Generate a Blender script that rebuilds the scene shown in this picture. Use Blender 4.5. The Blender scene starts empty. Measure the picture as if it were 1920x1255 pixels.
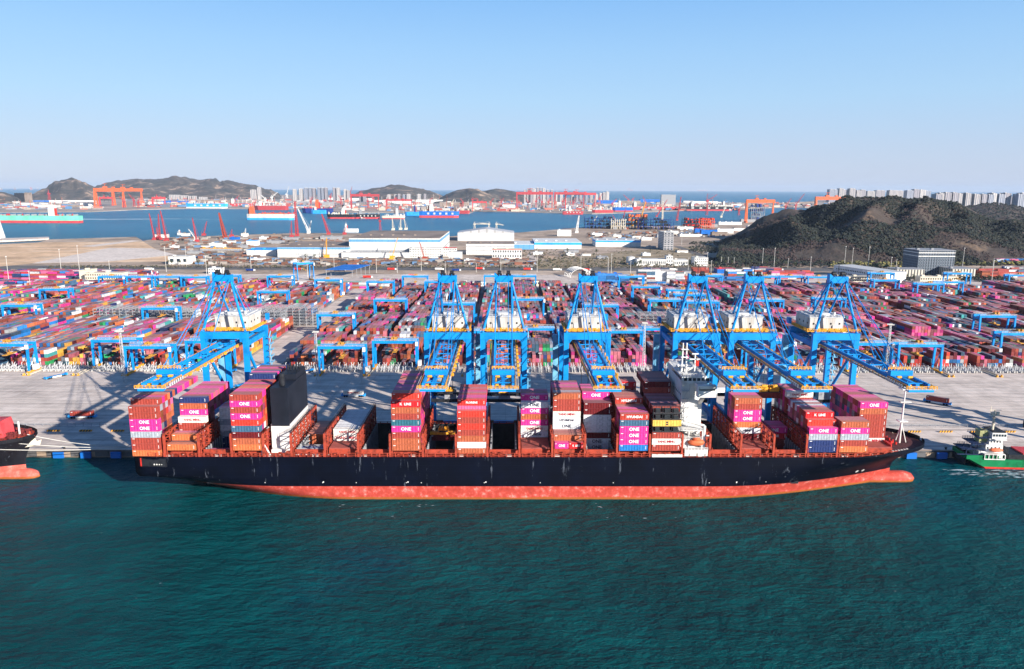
import bpy, math, random
from mathutils import Vector, Matrix
R = math.radians
random.seed(7)
SC = bpy.context.scene
COL = SC.collection
# ------------------------------------------------------------------ camera
FPX = 1400.0
CAMH = 132.0
PITCH, YAW, ROLL = R(11.04), R(0.5), R(0.22)
f0 = Vector((math.sin(YAW)*math.cos(PITCH), math.cos(YAW)*math.cos(PITCH), -math.sin(PITCH)))
r0 = Vector((math.cos(YAW), -math.sin(YAW), 0))
u0 = r0.cross(f0)
CR = (r0*math.cos(ROLL) + u0*math.sin(ROLL)).normalized()
CU = (u0*math.cos(ROLL) - r0*math.sin(ROLL)).normalized()
CAM = Vector((0, 0, CAMH))
cd = bpy.data.cameras.new('camera'); cam = bpy.data.objects.new('camera', cd); COL.objects.link(cam)
M = Matrix((CR, CU, -f0)).transposed().to_4x4(); M.translation = CAM
cam.matrix_world = M
cd.sensor_width = 36; cd.lens = FPX/1920*36; cd.clip_start = 1; cd.clip_end = 200000
SC.camera = cam
# ------------------------------------------------------------------ world, sun, exposure
SUN_EL, SUN_AZ = 20.0, 134.3       # degrees; azimuth clockwise from +Y
w = bpy.data.worlds.new("World"); SC.world = w; w.use_nodes = True
nt = w.node_tree; nt.nodes.clear()
wo = nt.nodes.new('ShaderNodeOutputWorld'); bg = nt.nodes.new('ShaderNodeBackground')
sky = nt.nodes.new('ShaderNodeTexSky'); sky.sky_type = 'NISHITA'; sky.sun_disc = False
sky.sun_elevation = R(SUN_EL); sky.sun_rotation = R(SUN_AZ); sky.altitude = 0
sky.air_density = 1.0; sky.dust_density = 0.4; sky.ozone_density = 2.2
# the clear winter sky over the bay: pale lilac at the horizon to clean blue above, blended with the physical sky
EXPO = 1.0
tcw = nt.nodes.new('ShaderNodeTexCoord'); spw = nt.nodes.new('ShaderNodeSeparateXYZ'); nt.links.new(tcw.outputs['Generated'], spw.inputs[0])
rw = nt.nodes.new('ShaderNodeValToRGB'); nt.links.new(spw.outputs[2], rw.inputs[0]); ew = rw.color_ramp.elements
for p_, c_ in ((0.0, (.55, .62, .81)), (.05, (.50, .63, .86)), (.11, (.42, .66, .94)), (.17, (.34, .61, .96)), (.225, (.25, .53, .95)), (.36, (.07, .22, .55)), (1.0, (.015, .07, .25))):
    e_ = ew.new(p_) if p_ not in (0.0, 1.0) else ew[0 if p_ == 0.0 else -1]
    e_.color = c_+(1,)
hsv = nt.nodes.new('ShaderNodeMixRGB'); hsv.blend_type = 'MULTIPLY'; hsv.inputs[0].default_value = 1.0
k_ = 10/2**EXPO; hsv.inputs[2].default_value = (k_, k_, k_, 1); nt.links.new(rw.outputs[0], hsv.inputs[1])
mxw = nt.nodes.new('ShaderNodeMixRGB'); mxw.inputs[0].default_value = .12
nt.links.new(hsv.outputs[0], mxw.inputs[1]); nt.links.new(sky.outputs[0], mxw.inputs[2]); nt.links.new(mxw.outputs[0], bg.inputs[0])
bg.inputs[1].default_value = 0.1
nt.links.new(bg.outputs[0], wo.inputs[0])
sd = bpy.data.lights.new('sun', 'SUN'); sd.energy = 5.0; sd.angle = R(0.5); sd.color = (1.0, 0.92, 0.82)
so = bpy.data.objects.new('sun', sd); COL.objects.link(so)
sdir = Vector((math.sin(R(SUN_AZ))*math.cos(R(SUN_EL)), math.cos(R(SUN_AZ))*math.cos(R(SUN_EL)), math.sin(R(SUN_EL))))
so.rotation_euler = (-sdir).to_track_quat('-Z', 'Y').to_euler()
vs = SC.view_settings; vs.view_transform = 'Standard'; vs.look = 'None'; vs.exposure = EXPO; vs.gamma = 1
SC.cycles.max_bounces = 5; SC.cycles.diffuse_bounces = 2; SC.cycles.volume_bounces = 0
SC.cycles.glossy_bounces = 2

# ------------------------------------------------------------------ projection helpers (photo pixel -> world)
def ray(px, py): return f0 + CR*((px-960)/FPX) - CU*((py-627.5)/FPX)
def G(px, py, z=4.0):
    d = ray(px, py); t = (z-CAMH)/d.z; p = CAM + d*t
    return p.x, p.y, t/FPX           # x, y, metres per pixel there
def Y(px, py, D):
    d = ray(px, py); t = D/d.y; p = CAM + d*t
    return p.x, p.z, t/FPX
# ------------------------------------------------------------------ materials
MATS = {}
def nodes(name):
    m = bpy.data.materials.new(name); m.use_nodes = True
    nt = m.node_tree; b = nt.nodes['Principled BSDF']; MATS[name] = m
    return m, nt, b
def N(nt, t, **k):
    n = nt.nodes.new(t)
    for a, v in k.items(): setattr(n, a, v)
    return n
def noise(nt, scale, detail=4, vec=None, rough=.55):
    n = N(nt, 'ShaderNodeTexNoise'); n.inputs['Scale'].default_value = scale; n.inputs['Detail'].default_value = detail
    n.inputs['Roughness'].default_value = rough
    if vec is not None: nt.links.new(vec, n.inputs['Vector'])
    return n.outputs['Fac']
def ramp(nt, fac, stops):
    r = N(nt, 'ShaderNodeValToRGB'); e = r.color_ramp.elements
    while len(e) < len(stops): e.new(0.5)
    for i, (p, c) in enumerate(stops):
        e[i].position = p; e[i].color = tuple(c)+(1,) if len(c) == 3 else c
    nt.links.new(fac, r.inputs[0]); return r.outputs[0]
def mix(nt, a, b, fac, mode='MIX'):
    m = N(nt, 'ShaderNodeMixRGB', blend_type=mode)
    for s, v in ((m.inputs[1], a), (m.inputs[2], b), (m.inputs[0], fac)):
        if hasattr(v, 'is_linked') or hasattr(v, 'links'): nt.links.new(v, s)
        elif isinstance(v, (int, float)): s.default_value = v
        else: s.default_value = tuple(v)+(1,) if len(v) == 3 else v
    return m.outputs[0]
def math_(nt, op, a, b=0.0):
    m = N(nt, 'ShaderNodeMath', operation=op)
    for s, v in ((m.inputs[0], a), (m.inputs[1], b)):
        if isinstance(v, (int, float)): s.default_value = v
        else: nt.links.new(v, s)
    return m.outputs[0]
def objvec(nt): return N(nt, 'ShaderNodeTexCoord').outputs['Object']
def paint(name, c, rough=.5, var=.25, scale=.4, metal=0.0, dirt=None, streak=False):
    """weathered paint: base colour broken up by two noises"""
    m, nt, b = nodes(name); v = objvec(nt)
    if streak:
        mp = N(nt, 'ShaderNodeMapping'); mp.inputs['Scale'].default_value = (1, 1, .12); nt.links.new(v, mp.inputs[0]); v = mp.outputs[0]
    n1 = noise(nt, scale, 5, v)
    d = dirt or tuple(x*(1-var*1.6) for x in c)
    l = tuple(min(.9, x*(1+var*.5)+.003) for x in c)
    o = ramp(nt, n1, [(.3, d), (.5, c), (.72, l)])
    nt.links.new(o, b.inputs['Base Color']); b.inputs['Roughness'].default_value = rough; b.inputs['Metallic'].default_value = metal; b.inputs['Specular IOR Level'].default_value = .2
    return m
crane_blue = paint('crane_blue', (.004, .235, .62), .45, .22, .15)
crane_pale = paint('crane_pale', (.16, .42, .62), .5, .2, .3)
safety = paint('safety_yellow', (.72, .34, .03), .6, .3, .8)
white = paint('white_paint', (.66, .66, .64), .5, .12, .2, dirt=(.48, .46, .43))
offwhite = paint('off_white', (.52, .51, .48), .6, .15, .1)
greym = paint('grey_steel', (.28, .29, .31), .6, .3, .5)
lgrey = paint('light_steel', (.5, .51, .52), .6, .2, .5)
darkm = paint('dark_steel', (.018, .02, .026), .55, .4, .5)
blackm = paint('black_paint', (.012, .015, .024), .4, .3, .12)
funnelm = paint('funnel_black', (.011, .014, .023), .5, .2, .15)
deckred = paint('deck_red', (.36, .055, .03), .65, .35, .5, dirt=(.14, .03, .02))
deckred2 = paint('hatch_red', (.30, .075, .06), .7, .3, .35, dirt=(.16, .05, .045))
redp = paint('red_paint', (.55, .035, .025), .5, .3, .3)
orangep = paint('orange_paint', (.62, .13, .05), .5, .25, .3)
pinkred = paint('faded_red', (.52, .06, .07), .6, .25, .2)
greenp = paint('green_paint', (.004, .17, .06), .45, .35, .2)
rubber = paint('rubber', (.015, .015, .016), .8, .3, 1)
glass = paint('dark_glass', (.02, .035, .05), .15, .3, .2)
bluep = paint('roof_blue', (.01, .13, .48), .45, .2, .1)
navyp = paint('navy_paint', (.012, .04, .2), .5, .3, .2)
creamp = paint('cream_paint', (.62, .55, .43), .6, .12, .2)
brownp = paint('brown_roof', (.25, .2, .17), .8, .3, .02)
conc = paint('pale_concrete', (.46, .43, .40), .85, .2, .05)
ropem = paint('rope', (.45, .42, .36), .9, .2, 1)
bark = paint('bark', (.07, .05, .035), .9, .3, 1)
cyanp = paint('sky_blue_paint', (.03, .32, .72), .5, .2, .05)
mint = paint('mint_paint', (.16, .62, .42), .5, .2, .02)
olive = paint('olive_paint', (.33, .33, .16), .6, .2, .4)
leafm = paint('dry_foliage', (.055, .06, .03), .9, .5, .4)

def sided(m, wall):   # tiny helper left for readability of pairs
    return [m, wall]
def cont_material(name, src):
    m, nt, b = nodes(name); v = objvec(nt)
    if src == 'obj': c = N(nt, 'ShaderNodeObjectInfo').outputs['Color']
    else:
        a = N(nt, 'ShaderNodeAttribute'); a.attribute_name = 'Col'; c = a.outputs['Color']
    n1 = noise(nt, .9 if src == 'obj' else .25, 5, v, .7)
    c = mix(nt, c, ramp(nt, n1, [(.3, (.45, .42, .42)), (.5, (1, 1, 1)), (.75, (1.25, 1.2, 1.2))]), .75, 'MULTIPLY')
    g = N(nt, 'ShaderNodeNewGeometry'); sp = N(nt, 'ShaderNodeSeparateXYZ'); nt.links.new(g.outputs['Normal'], sp.inputs[0])
    up = math_(nt, 'GREATER_THAN', sp.outputs[2], .5)
    dust = math_(nt, 'MULTIPLY', up, .28)
    c = mix(nt, c, (.50, .40, .40), dust)
    if src != 'obj':    # corrugation as bump along the wall
        s2 = N(nt, 'ShaderNodeSeparateXYZ'); nt.links.new(v, s2.inputs[0])
        ay = math_(nt, 'ABSOLUTE', sp.outputs[1])
        k = math_(nt, 'ADD', math_(nt, 'MULTIPLY', s2.outputs[0], ay), math_(nt, 'MULTIPLY', s2.outputs[1], math_(nt, 'SUBTRACT', 1.0, ay)))
        wv = math_(nt, 'SINE', math_(nt, 'MULTIPLY', k, 2*math.pi/.9))
        bp = N(nt, 'ShaderNodeBump'); bp.inputs['Strength'].default_value = .5; bp.inputs['Distance'].default_value = .12
        nt.links.new(wv, bp.inputs['Height']); nt.links.new(bp.outputs[0], b.inputs['Normal'])
    nt.links.new(c, b.inputs['Base Color']); b.inputs['Roughness'].default_value = .55; b.inputs['Specular IOR Level'].default_value = .2
    return m
m_cobj = cont_material('container_paint', 'obj'); m_cattr = cont_material('container_mass', 'attr')

def water_material():
    m, nt, b = nodes('sea_water')
    v = objvec(nt)
    n_big = noise(nt, .0045, 3, v); n_mid = noise(nt, .028, 5, v, .65)
    c1 = ramp(nt, n_big, [(.32, (.001, .052, .095)), (.44, (.001, .048, .058)), (.60, (.001, .040, .044)), (.70, (.001, .058, .076))])
    c2 = mix(nt, c1, (.001, .088, .096), ramp(nt, n_mid, [(.42, (0, 0, 0)), (.75, (.75, .75, .75))]))
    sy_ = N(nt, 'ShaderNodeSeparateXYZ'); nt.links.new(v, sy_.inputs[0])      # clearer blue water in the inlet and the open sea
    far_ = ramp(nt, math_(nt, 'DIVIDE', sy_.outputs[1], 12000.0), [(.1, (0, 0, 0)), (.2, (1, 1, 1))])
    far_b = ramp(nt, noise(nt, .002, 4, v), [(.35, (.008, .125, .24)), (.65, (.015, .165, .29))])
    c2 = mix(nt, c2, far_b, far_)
    # foam flecks
    mp = N(nt, 'ShaderNodeMapping'); mp.inputs['Scale'].default_value = (.5, 1.1, 1); nt.links.new(v, mp.inputs[0])
    fl = noise(nt, .5, 3, mp.outputs[0], .6); gate = noise(nt, .035, 3, v, .6)
    f1 = math_(nt, 'GREATER_THAN', fl, .735); f2 = math_(nt, 'GREATER_THAN', gate, .53)
    foam = math_(nt, 'MULTIPLY', math_(nt, 'MULTIPLY', f1, f2), .55)
    c3 = mix(nt, c2, (.5, .58, .6), foam)
    nt.links.new(c3, b.inputs['Base Color'])
    b.inputs['IOR'].default_value = 1.33
    b.inputs['Roughness'].default_value = .3; b.inputs['Specular IOR Level'].default_value = .07
    # waves: stretched chop + ripples
    mp2 = N(nt, 'ShaderNodeMapping'); mp2.inputs['Scale'].default_value = (.75, 1.5, 1); mp2.inputs['Rotation'].default_value = (0, 0, R(12)); nt.links.new(v, mp2.inputs[0])
    a = noise(nt, .16, 5, mp2.outputs[0], .62); r2 = noise(nt, .9, 4, mp2.outputs[0], .6); lo = noise(nt, .03, 2, v)
    h = math_(nt, 'ADD', math_(nt, 'MULTIPLY', a, 3.4), math_(nt, 'ADD', math_(nt, 'MULTIPLY', r2, .45), math_(nt, 'MULTIPLY', lo, 1.5)))
    bp = N(nt, 'ShaderNodeBump'); bp.inputs['Strength'].default_value = 1; bp.inputs['Distance'].default_value = 1.0
    nt.links.new(h, bp.inputs['Height']); nt.links.new(bp.outputs[0], b.inputs['Normal'])
    return m
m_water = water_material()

def ground_material(name, c, c2, c3, s=.02, stripe=None, rough=.9, slab=0):
    m, nt, b = nodes(name); v = objvec(nt)
    n1 = noise(nt, s, 7, v, .65); n2 = noise(nt, s*9, 5, v, .6)
    o = ramp(nt, n1, [(.32, c2), (.5, c), (.68, c3)])
    o = mix(nt, o, ramp(nt, n2, [(.3, (.62, .62, .62)), (.6, (1.08, 1.08, 1.08))]), .7, 'MULTIPLY')
    if stripe:
        mp = N(nt, 'ShaderNodeMapping'); mp.inputs['Scale'].default_value = stripe; nt.links.new(v, mp.inputs[0])
        n3 = noise(nt, 1, 5, mp.outputs[0], .7)
        o = mix(nt, o, ramp(nt, n3, [(.36, (.62, .60, .60)), (.5, (1, 1, 1)), (.66, (1.1, 1.09, 1.08))]), .8, 'MULTIPLY')
    if slab:
        br = N(nt, 'ShaderNodeTexBrick'); br.offset = 0; br.inputs['Scale'].default_value = 1; br.inputs['Mortar Size'].default_value = .12; br.inputs['Brick Width'].default_value = slab; br.inputs['Row Height'].default_value = slab
        br.inputs['Color1'].default_value = (1, 1, 1, 1); br.inputs['Color2'].default_value = (.88, .87, .86, 1); br.inputs['Mortar'].default_value = (.6, .58, .57, 1); nt.links.new(v, br.inputs['Vector'])
        o = mix(nt, o, br.outputs['Color'], .8, 'MULTIPLY')
        mp = N(nt, 'ShaderNodeMapping'); mp.inputs['Scale'].default_value = (.02, .6, 1); mp.inputs['Rotation'].default_value = (0, 0, R(7)); nt.links.new(v, mp.inputs[0])
        n4 = noise(nt, 1, 4, mp.outputs[0], .8)
        o = mix(nt, o, ramp(nt, n4, [(.40, (.55, .53, .52)), (.47, (1, 1, 1))]), .7, 'MULTIPLY')
    nt.links.new(o, b.inputs['Base Color']); b.inputs['Roughness'].default_value = rough
    return m
m_quay = ground_material('quay_concrete', (.64, .55, .485), (.53, .455, .41), (.70, .61, .55), .012, (.012, .35, 1), slab=9)
m_yard = ground_material('yard_concrete', (.30, .255, .23), (.20, .175, .16), (.40, .345, .31), .01, (.25, .02, 1))  # concrete darkened to put the shadow of the container aisles into its colour
m_road = ground_material('asphalt', (.115, .11, .11), (.08, .08, .08), (.16, .155, .15), .03, (.004, .2, 1))
m_land = ground_material('bare_land', (.40, .30, .22), (.19, .145, .11), (.54, .43, .34), .012, (.008, .03, 1))
m_sand = ground_material('sandy_fill', (.68, .45, .27), (.52, .35, .20), (.78, .60, .42), .008, (.004, .02, 1))
m_far = ground_material('far_land', (.34, .28, .24), (.19, .16, .14), (.46, .40, .35), .004)
m_grass = ground_material('scrub', (.30, .23, .14), (.16, .13, .08), (.42, .33, .23), .03)

def win_material(name, wall, pane, sx, sz, fx=.5, fz=.5, stripe=False):
    """window grid or stripes on facades from object coordinates (metres)"""
    m, nt, b = nodes(name); v = objvec(nt)
    s = N(nt, 'ShaderNodeSeparateXYZ'); nt.links.new(v, s.inputs[0])
    g = N(nt, 'ShaderNodeNewGeometry'); sn = N(nt, 'ShaderNodeSeparateXYZ'); nt.links.new(g.outputs['Normal'], sn.inputs[0])
    h = math_(nt, 'ADD', s.outputs[0], s.outputs[1])
    a = math_(nt, 'LESS_THAN', math_(nt, 'FRACT', math_(nt, 'DIVIDE', h, sx)), fx)
    c = math_(nt, 'LESS_THAN', math_(nt, 'FRACT', math_(nt, 'DIVIDE', s.outputs[2], sz)), fz)
    w_ = a if stripe else math_(nt, 'MULTIPLY', a, c)
    w_ = math_(nt, 'MULTIPLY', w_, math_(nt, 'LESS_THAN', math_(nt, 'ABSOLUTE', sn.outputs[2]), .5))
    o = mix(nt, wall, pane, w_)
    n1 = noise(nt, .05, 4, v)
    o = mix(nt, o, ramp(nt, n1, [(.3, (.8, .8, .8)), (.6, (1.05, 1.05, 1.05))]), .6, 'MULTIPLY')
    nt.links.new(o, b.inputs['Base Color']); b.inputs['Roughness'].default_value = .6
    return m
m_tower = [win_material('tower_beige', (.36, .33, .32), (.10, .11, .14), 15, 3.1, .4, .6, True),  # stripes carry facade pattern plus alternating lit and shaded bands in the colour
           win_material('tower_grey', (.27, .29, .34), (.08, .10, .15), 13, 3.1, .45, .6, True),
           win_material('tower_cream', (.46, .43, .41), (.14, .15, .18), 17, 3.1, .4, .6, True),
           win_material('tower_rose', (.30, .28, .30), (.10, .10, .13), 14, 3.1, .45, .6, True)]
m_shed = win_material('shed_white', (.58, .58, .57), (.44, .46, .48), 14, 50, .08, 1, True)
m_shedblue = win_material('shed_blue', (.10, .30, .55), (.07, .24, .47), 12, 50, .1, 1, True)
m_roofrib = win_material('ribbed_roof', (.42, .43, .45), (.3, .3, .3), 20, 50, .2, 1)
m_office = win_material('office_dark', (.10, .13, .17), (.03, .04, .06), 4.2, 4.0, .5, .55)
m_fins = win_material('fin_facade', (.55, .52, .44), (.06, .06, .06), 4.5, 50, .5, 1, True)
m_slab = win_material('office_slab', (.42, .41, .42), (.13, .14, .17), 50, 3.6, 1, .45)

# ------------------------------------------------------------------ mesh builder
BOXF = ((0, 1, 3, 2), (4, 6, 7, 5), (0, 4, 5, 1), (2, 3, 7, 6), (0, 2, 6, 4), (1, 5, 7, 3))
class MB:
    def __init__(s): s.v = []; s.f = []; s.m = []; s.c = []
    def q(s, vs, fs, mi=0, col=None):
        n = len(s.v); s.v += [tuple(p) for p in vs]
        for f in fs: s.f.append(tuple(i+n for i in f)); s.m.append(mi); s.c.append(col)
        return s
    def box(s, x0, y0, z0, x1, y1, z1, mi=0, col=None):
        vs = [(x, y, z) for x in (x0, x1) for y in (y0, y1) for z in (z0, z1)]
        return s.q(vs, BOXF, mi, col)
    def cbox(s, cx, cy, cz, sx, sy, sz, mi=0): return s.box(cx-sx/2, cy-sy/2, cz-sz/2, cx+sx/2, cy+sy/2, cz+sz/2, mi)
    def beam(s, p, q, w, h=None, mi=0, w2=None):
        """square bar from p to q"""
        p, q = Vector(p), Vector(q); d = (q-p)
        if d.length < 1e-6: return s
        d.normalize(); up = Vector((0, 0, 1)) if abs(d.z) < .95 else Vector((0, 1, 0))
        a = d.cross(up).normalized(); b = a.cross(d).normalized(); h = h or w
        vs = []
        for i, e in enumerate((p, q)):
            k = 1 if i == 0 or w2 is None else w2/w
            for sa, sb in ((-1, -1), (1, -1), (1, 1), (-1, 1)): vs.append(e + a*(sa*w/2*k) + b*(sb*h/2*k))
        return s.q(vs, ((0, 1, 2, 3), (7, 6, 5, 4), (0, 4, 5, 1), (1, 5, 6, 2), (2, 6, 7, 3), (3, 7, 4, 0)), mi)
    def cyl(s, p, q, r, n=10, r2=None, mi=0):
        p, q = Vector(p), Vector(q); d = (q-p).normalized(); up = Vector((0, 0, 1)) if abs(d.z) < .95 else Vector((1, 0, 0))
        a = d.cross(up).normalized(); b = a.cross(d); r2 = r if r2 is None else r2; vs = []
        for e, rr in ((p, r), (q, r2)):
            for i in range(n):
                t = 2*math.pi*i/n; vs.append(e + a*(math.cos(t)*rr) + b*(math.sin(t)*rr))
        fs = [(i, (i+1) % n, n+(i+1) % n, n+i) for i in range(n)] + [tuple(range(n-1, -1, -1)), tuple(range(n, 2*n))]
        return s.q(vs, fs, mi)
    def prism(s, poly, z0, z1, mi=0):
        n = len(poly); vs = [(x, y, z0) for x, y in poly] + [(x, y, z1) for x, y in poly]
        fs = [(i, (i+1) % n, n+(i+1) % n, n+i) for i in range(n)] + [tuple(range(n-1, -1, -1)), tuple(range(n, 2*n))]
        return s.q(vs, fs, mi)
    def prism_xz(s, poly, y0, y1, mi=0):
        n = len(poly); vs = [(x, y0, z) for x, z in poly] + [(x, y1, z) for x, z in poly]
        fs = [(i, (i+1) % n, n+(i+1) % n, n+i) for i in range(n)] + [tuple(range(n-1, -1, -1)), tuple(range(n, 2*n))]
        return s.q(vs, fs, mi)
    def blob(s, c, r, seg=8, ring=5, mi=0, jit=0.0, sz=1.0):
        vs = []; fs = []
        for j in range(ring+1):
            ph = math.pi*j/ring
            for i in range(seg):
                th = 2*math.pi*i/seg; k = r*(1+random.uniform(-jit, jit))
                vs.append((c[0]+k*math.sin(ph)*math.cos(th), c[1]+k*math.sin(ph)*math.sin(th), c[2]+k*sz*math.cos(ph)))
        for j in range(ring):
            for i in range(seg): fs.append((j*seg+i, (j+1)*seg+i, (j+1)*seg+(i+1) % seg, j*seg+(i+1) % seg))
        return s.q(vs, fs, mi)
    def rail(s, p, q, h=1.1, step=2.5, w=.14, mi=0):
        p, q = Vector(p), Vector(q); n = max(1, int((q-p).length/step)); u = Vector((0, 0, h))
        s.beam(p+u, q+u, w, mi=mi); s.beam(p+u*.5, q+u*.5, w*.8, mi=mi)
        for i in range(n+1): e = p.lerp(q, i/n); s.beam(e, e+u, w, mi=mi)
        return s
    def each(s, name, mats, parent=None):
        """one object per connected piece"""
        lab = list(range(len(s.v)))
        def find(a):
            while lab[a] != a: lab[a] = lab[lab[a]]; a = lab[a]
            return a
        for f in s.f:
            r_ = find(f[0])
            for i in f[1:]: lab[find(i)] = r_
        gr = {}
        for k, f in enumerate(s.f): gr.setdefault(find(f[0]), []).append(k)
        out = []
        for ks in gr.values():
            m = MB(); mp = {}
            for k in ks:
                f2 = []
                for i in s.f[k]:
                    if i not in mp: mp[i] = len(m.v); m.v.append(s.v[i])
                    f2.append(mp[i])
                m.f.append(tuple(f2)); m.m.append(s.m[k]); m.c.append(s.c[k])
            out.append(m.obj(name, mats, parent))
        return out
    def obj(s, name, mats, parent=None, smooth=False):
        me = bpy.data.meshes.new(name); me.from_pydata(s.v, [], s.f)
        if not isinstance(mats, (list, tuple)): mats = [mats]
        for m in mats: me.materials.append(m)
        if len(mats) > 1: me.polygons.foreach_set('material_index', s.m)
        if smooth: me.polygons.foreach_set('use_smooth', [True]*len(s.f))
        if s.c and s.c[0] is not None:
            at = me.attributes.new('Col', 'FLOAT_COLOR', 'FACE'); flat = []
            for c in s.c: flat += [c[0], c[1], c[2], 1.0]
            at.data.foreach_set('color', flat)
        me.update()
        o = bpy.data.objects.new(name, me); COL.objects.link(o)
        if parent is not None: o.parent = parent
        return o
def tag(o, label, cat, group=None, kind=None):
    if label: o['label'] = label
    if cat: o['category'] = cat
    if group: o['group'] = group
    if kind: o['kind'] = kind
    return o
def thing(name, label, cat, loc=(0, 0, 0), rz=0, group=None, sc=None):
    o = bpy.data.objects.new(name, None); COL.objects.link(o); o.location = loc; o.rotation_euler = (0, 0, rz)
    o.empty_display_size = 1
    if sc: o.scale = (sc, sc, sc) if isinstance(sc, (int, float)) else sc
    return tag(o, label, cat, group)
def clone(o, loc=None, rz=None, label=None, parent=None, sc=None, color=None):
    c = o.copy(); COL.objects.link(c)
    if parent is not None: c.parent = parent
    if loc is not None: c.location = loc
    if rz is not None: c.rotation_euler = (0, 0, rz)
    if sc is not None: c.scale = (sc, sc, sc) if isinstance(sc, (int, float)) else sc
    if label: c['label'] = label
    for ch in CH.get(o.name, []):
        clone(ch, parent=c)
    return c
CH = {}
def index_children(root):
    """remember the children of a prototype for clone()"""
    def walk(o):
        ks = [x for x in COL.objects if x.parent == o]; CH[o.name] = ks
        for k in ks: walk(k)
    walk(root)
ORD = ['first', 'second', 'third', 'fourth', 'fifth', 'sixth', 'seventh', 'eighth', 'ninth', 'tenth', 'eleventh', 'twelfth', 'thirteenth',
       'fourteenth', 'fifteenth', 'sixteenth', 'seventeenth', 'eighteenth', 'nineteenth', 'twentieth']
def nth(i):
    if i < 20: return ORD[i]
    T = {2: 'twenty', 3: 'thirty', 4: 'forty', 5: 'fifty', 6: 'sixty', 7: 'seventy'}; t, u = divmod(i+1, 10)
    return (T[t]+'-'+ORD[u-1]) if u else {2: 'twentieth', 3: 'thirtieth', 4: 'fortieth', 5: 'fiftieth', 6: 'sixtieth', 7: 'seventieth'}[t]
FONT = None
def text_mb(s, size, depth=.03, bold=.0):
    cu = bpy.data.curves.new('txt', 'FONT'); cu.body = s; cu.size = size; cu.align_x = 'CENTER'; cu.align_y = 'CENTER'
    cu.extrude = depth; cu.offset = bold; cu.resolution_u = 2
    o = bpy.data.objects.new('txt', cu); COL.objects.link(o)
    dg = bpy.context.evaluated_depsgraph_get(); me = bpy.data.meshes.new_from_object(o.evaluated_get(dg))
    bpy.data.objects.remove(o); bpy.data.curves.remove(cu)
    mb = MB(); mb.q([(v.co.x, -v.co.z, v.co.y) for v in me.vertices], [tuple(p.vertices) for p in me.polygons]); bpy.data.meshes.remove(me)
    return mb

# ================================================================== SETTING
# water: one sheet to the horizon
mb = MB(); W_ = 60000
mb.q([(-W_, -300, 0), (W_, -300, 0), (W_, 62000, 0), (-W_, 62000, 0)], [(0, 1, 2, 3)]); o = mb.obj('water', m_water); o['kind'] = 'structure'
QY = 355.0                      # quay edge
GZ = 4.0
def sheet(name, poly, z, m, thick=None):
    mb = MB()
    mb.prism(poly, z-(thick or .02), z)
    o = mb.obj(name, m); o['kind'] = 'structure'; return o
def gp(px, py, z=4.0):
    x, y, s = G(px, py, z); return (x, y)
# land: quay to the inlet shore (shoreline traced on the ground)
shore = [(-900, 470), (-300, 462), (60, 458), (92, 449), (255, 444), (268, 452), (300, 446), (470, 440), (560, 437), (720, 438), (840, 444), (900, 438), (975, 436),
         (1050, 430), (1100, 426), (1220, 424), (1290, 423), (1400, 416), (1560, 402), (1800, 398), (2300, 396), (3200, 398)]
poly = [(4000, QY), (-4000, QY), (-4000, 1400)] + [gp(*p) for p in shore]
poly.reverse()
sheet('ground', poly, 3.9, m_land, 9)
x0 = -1200
sheet('quay', [(x0, QY), (1400, QY), (1400, 532), (x0, 532)], 3.97, m_quay, .06)
sheet('yard_ground', [(x0, 532.2), (1400, 532.2), (1400, 985), (x0, 985)], 3.97, m_yard, .06)
sheet('yard_apron', [(x0, 985.2), (1400, 985.2), (1400, 1130), (x0, 1130)], 3.97, m_quay, .06)
sheet('road', [(-3000, 1190), (3000, 1190), (3000, 1245), (-3000, 1245)], 3.97, m_road, .06)
# the service road running inland between the left and right halves of the yard
sheet('service_road', [(-196, 500), (-166, 500), (-166, 1128), (-196, 1128)], 4.03, m_quay, .05)
for k, (a, b) in enumerate(((-176, -172), (-153, -149))):
    pass
sheet('sandy_fill', [gp(-200, 520), gp(60, 494), gp(330, 490), gp(310, 478), gp(268, 453), gp(70, 455), gp(-250, 470)][::-1], 4.0, m_sand, .06)
m_strip = ground_material('bare_concrete_track', (.66, .57, .50), (.56, .48, .42), (.72, .64, .57), .02)
sheet('concrete_apron', [gp(60, 494), gp(200, 491), gp(330, 478), gp(285, 466), gp(205, 465), gp(150, 476)][::-1], 4.06, m_strip, .05)
sheet('haul_track', [gp(150, 462), gp(176, 463), gp(262, 452), gp(248, 451)][::-1], 4.05, m_strip, .04)
sheet('scrub_field', [gp(990, 492), gp(1180, 470), gp(1300, 462), gp(1330, 482), gp(1200, 497), gp(1010, 505)], 4.0, m_grass, .06)
sheet('side_road', [(G(994, 505)[0]-14, 1245), (G(994, 505)[0]+14, 1245), gp(1003, 472), gp(993, 472)], 4.03, m_quay, .05)
sheet('side_road', [(G(1385, 505)[0]-14, 1245), (G(1385, 505)[0]+14, 1245), gp(1275, 462), gp(1262, 462)], 4.03, m_road, .05)
# far land beyond the inlet
sheet('far_shore', [gp(-900, 402, 3), gp(170, 397, 3), gp(260, 393, 3), gp(350, 391, 3), gp(560, 392, 3), gp(640, 398, 3), gp(880, 400, 3), gp(890, 396, 3), gp(1110, 401, 3),
      gp(1200, 398, 3), gp(1330, 393, 3), gp(1470, 389, 3), gp(1560, 392, 3), gp(2100, 394, 3), gp(2600, 368, 3), gp(1900, 368, 3), gp(1570, 370, 3), gp(1500, 380, 3),
      gp(1270, 380, 3), gp(1150, 376, 3), gp(1100, 371, 3), gp(640, 366, 3), gp(300, 364, 3), gp(60, 371, 3), gp(-100, 369, 3), gp(-900, 369, 3)], 3.0, m_far, 6)

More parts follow.
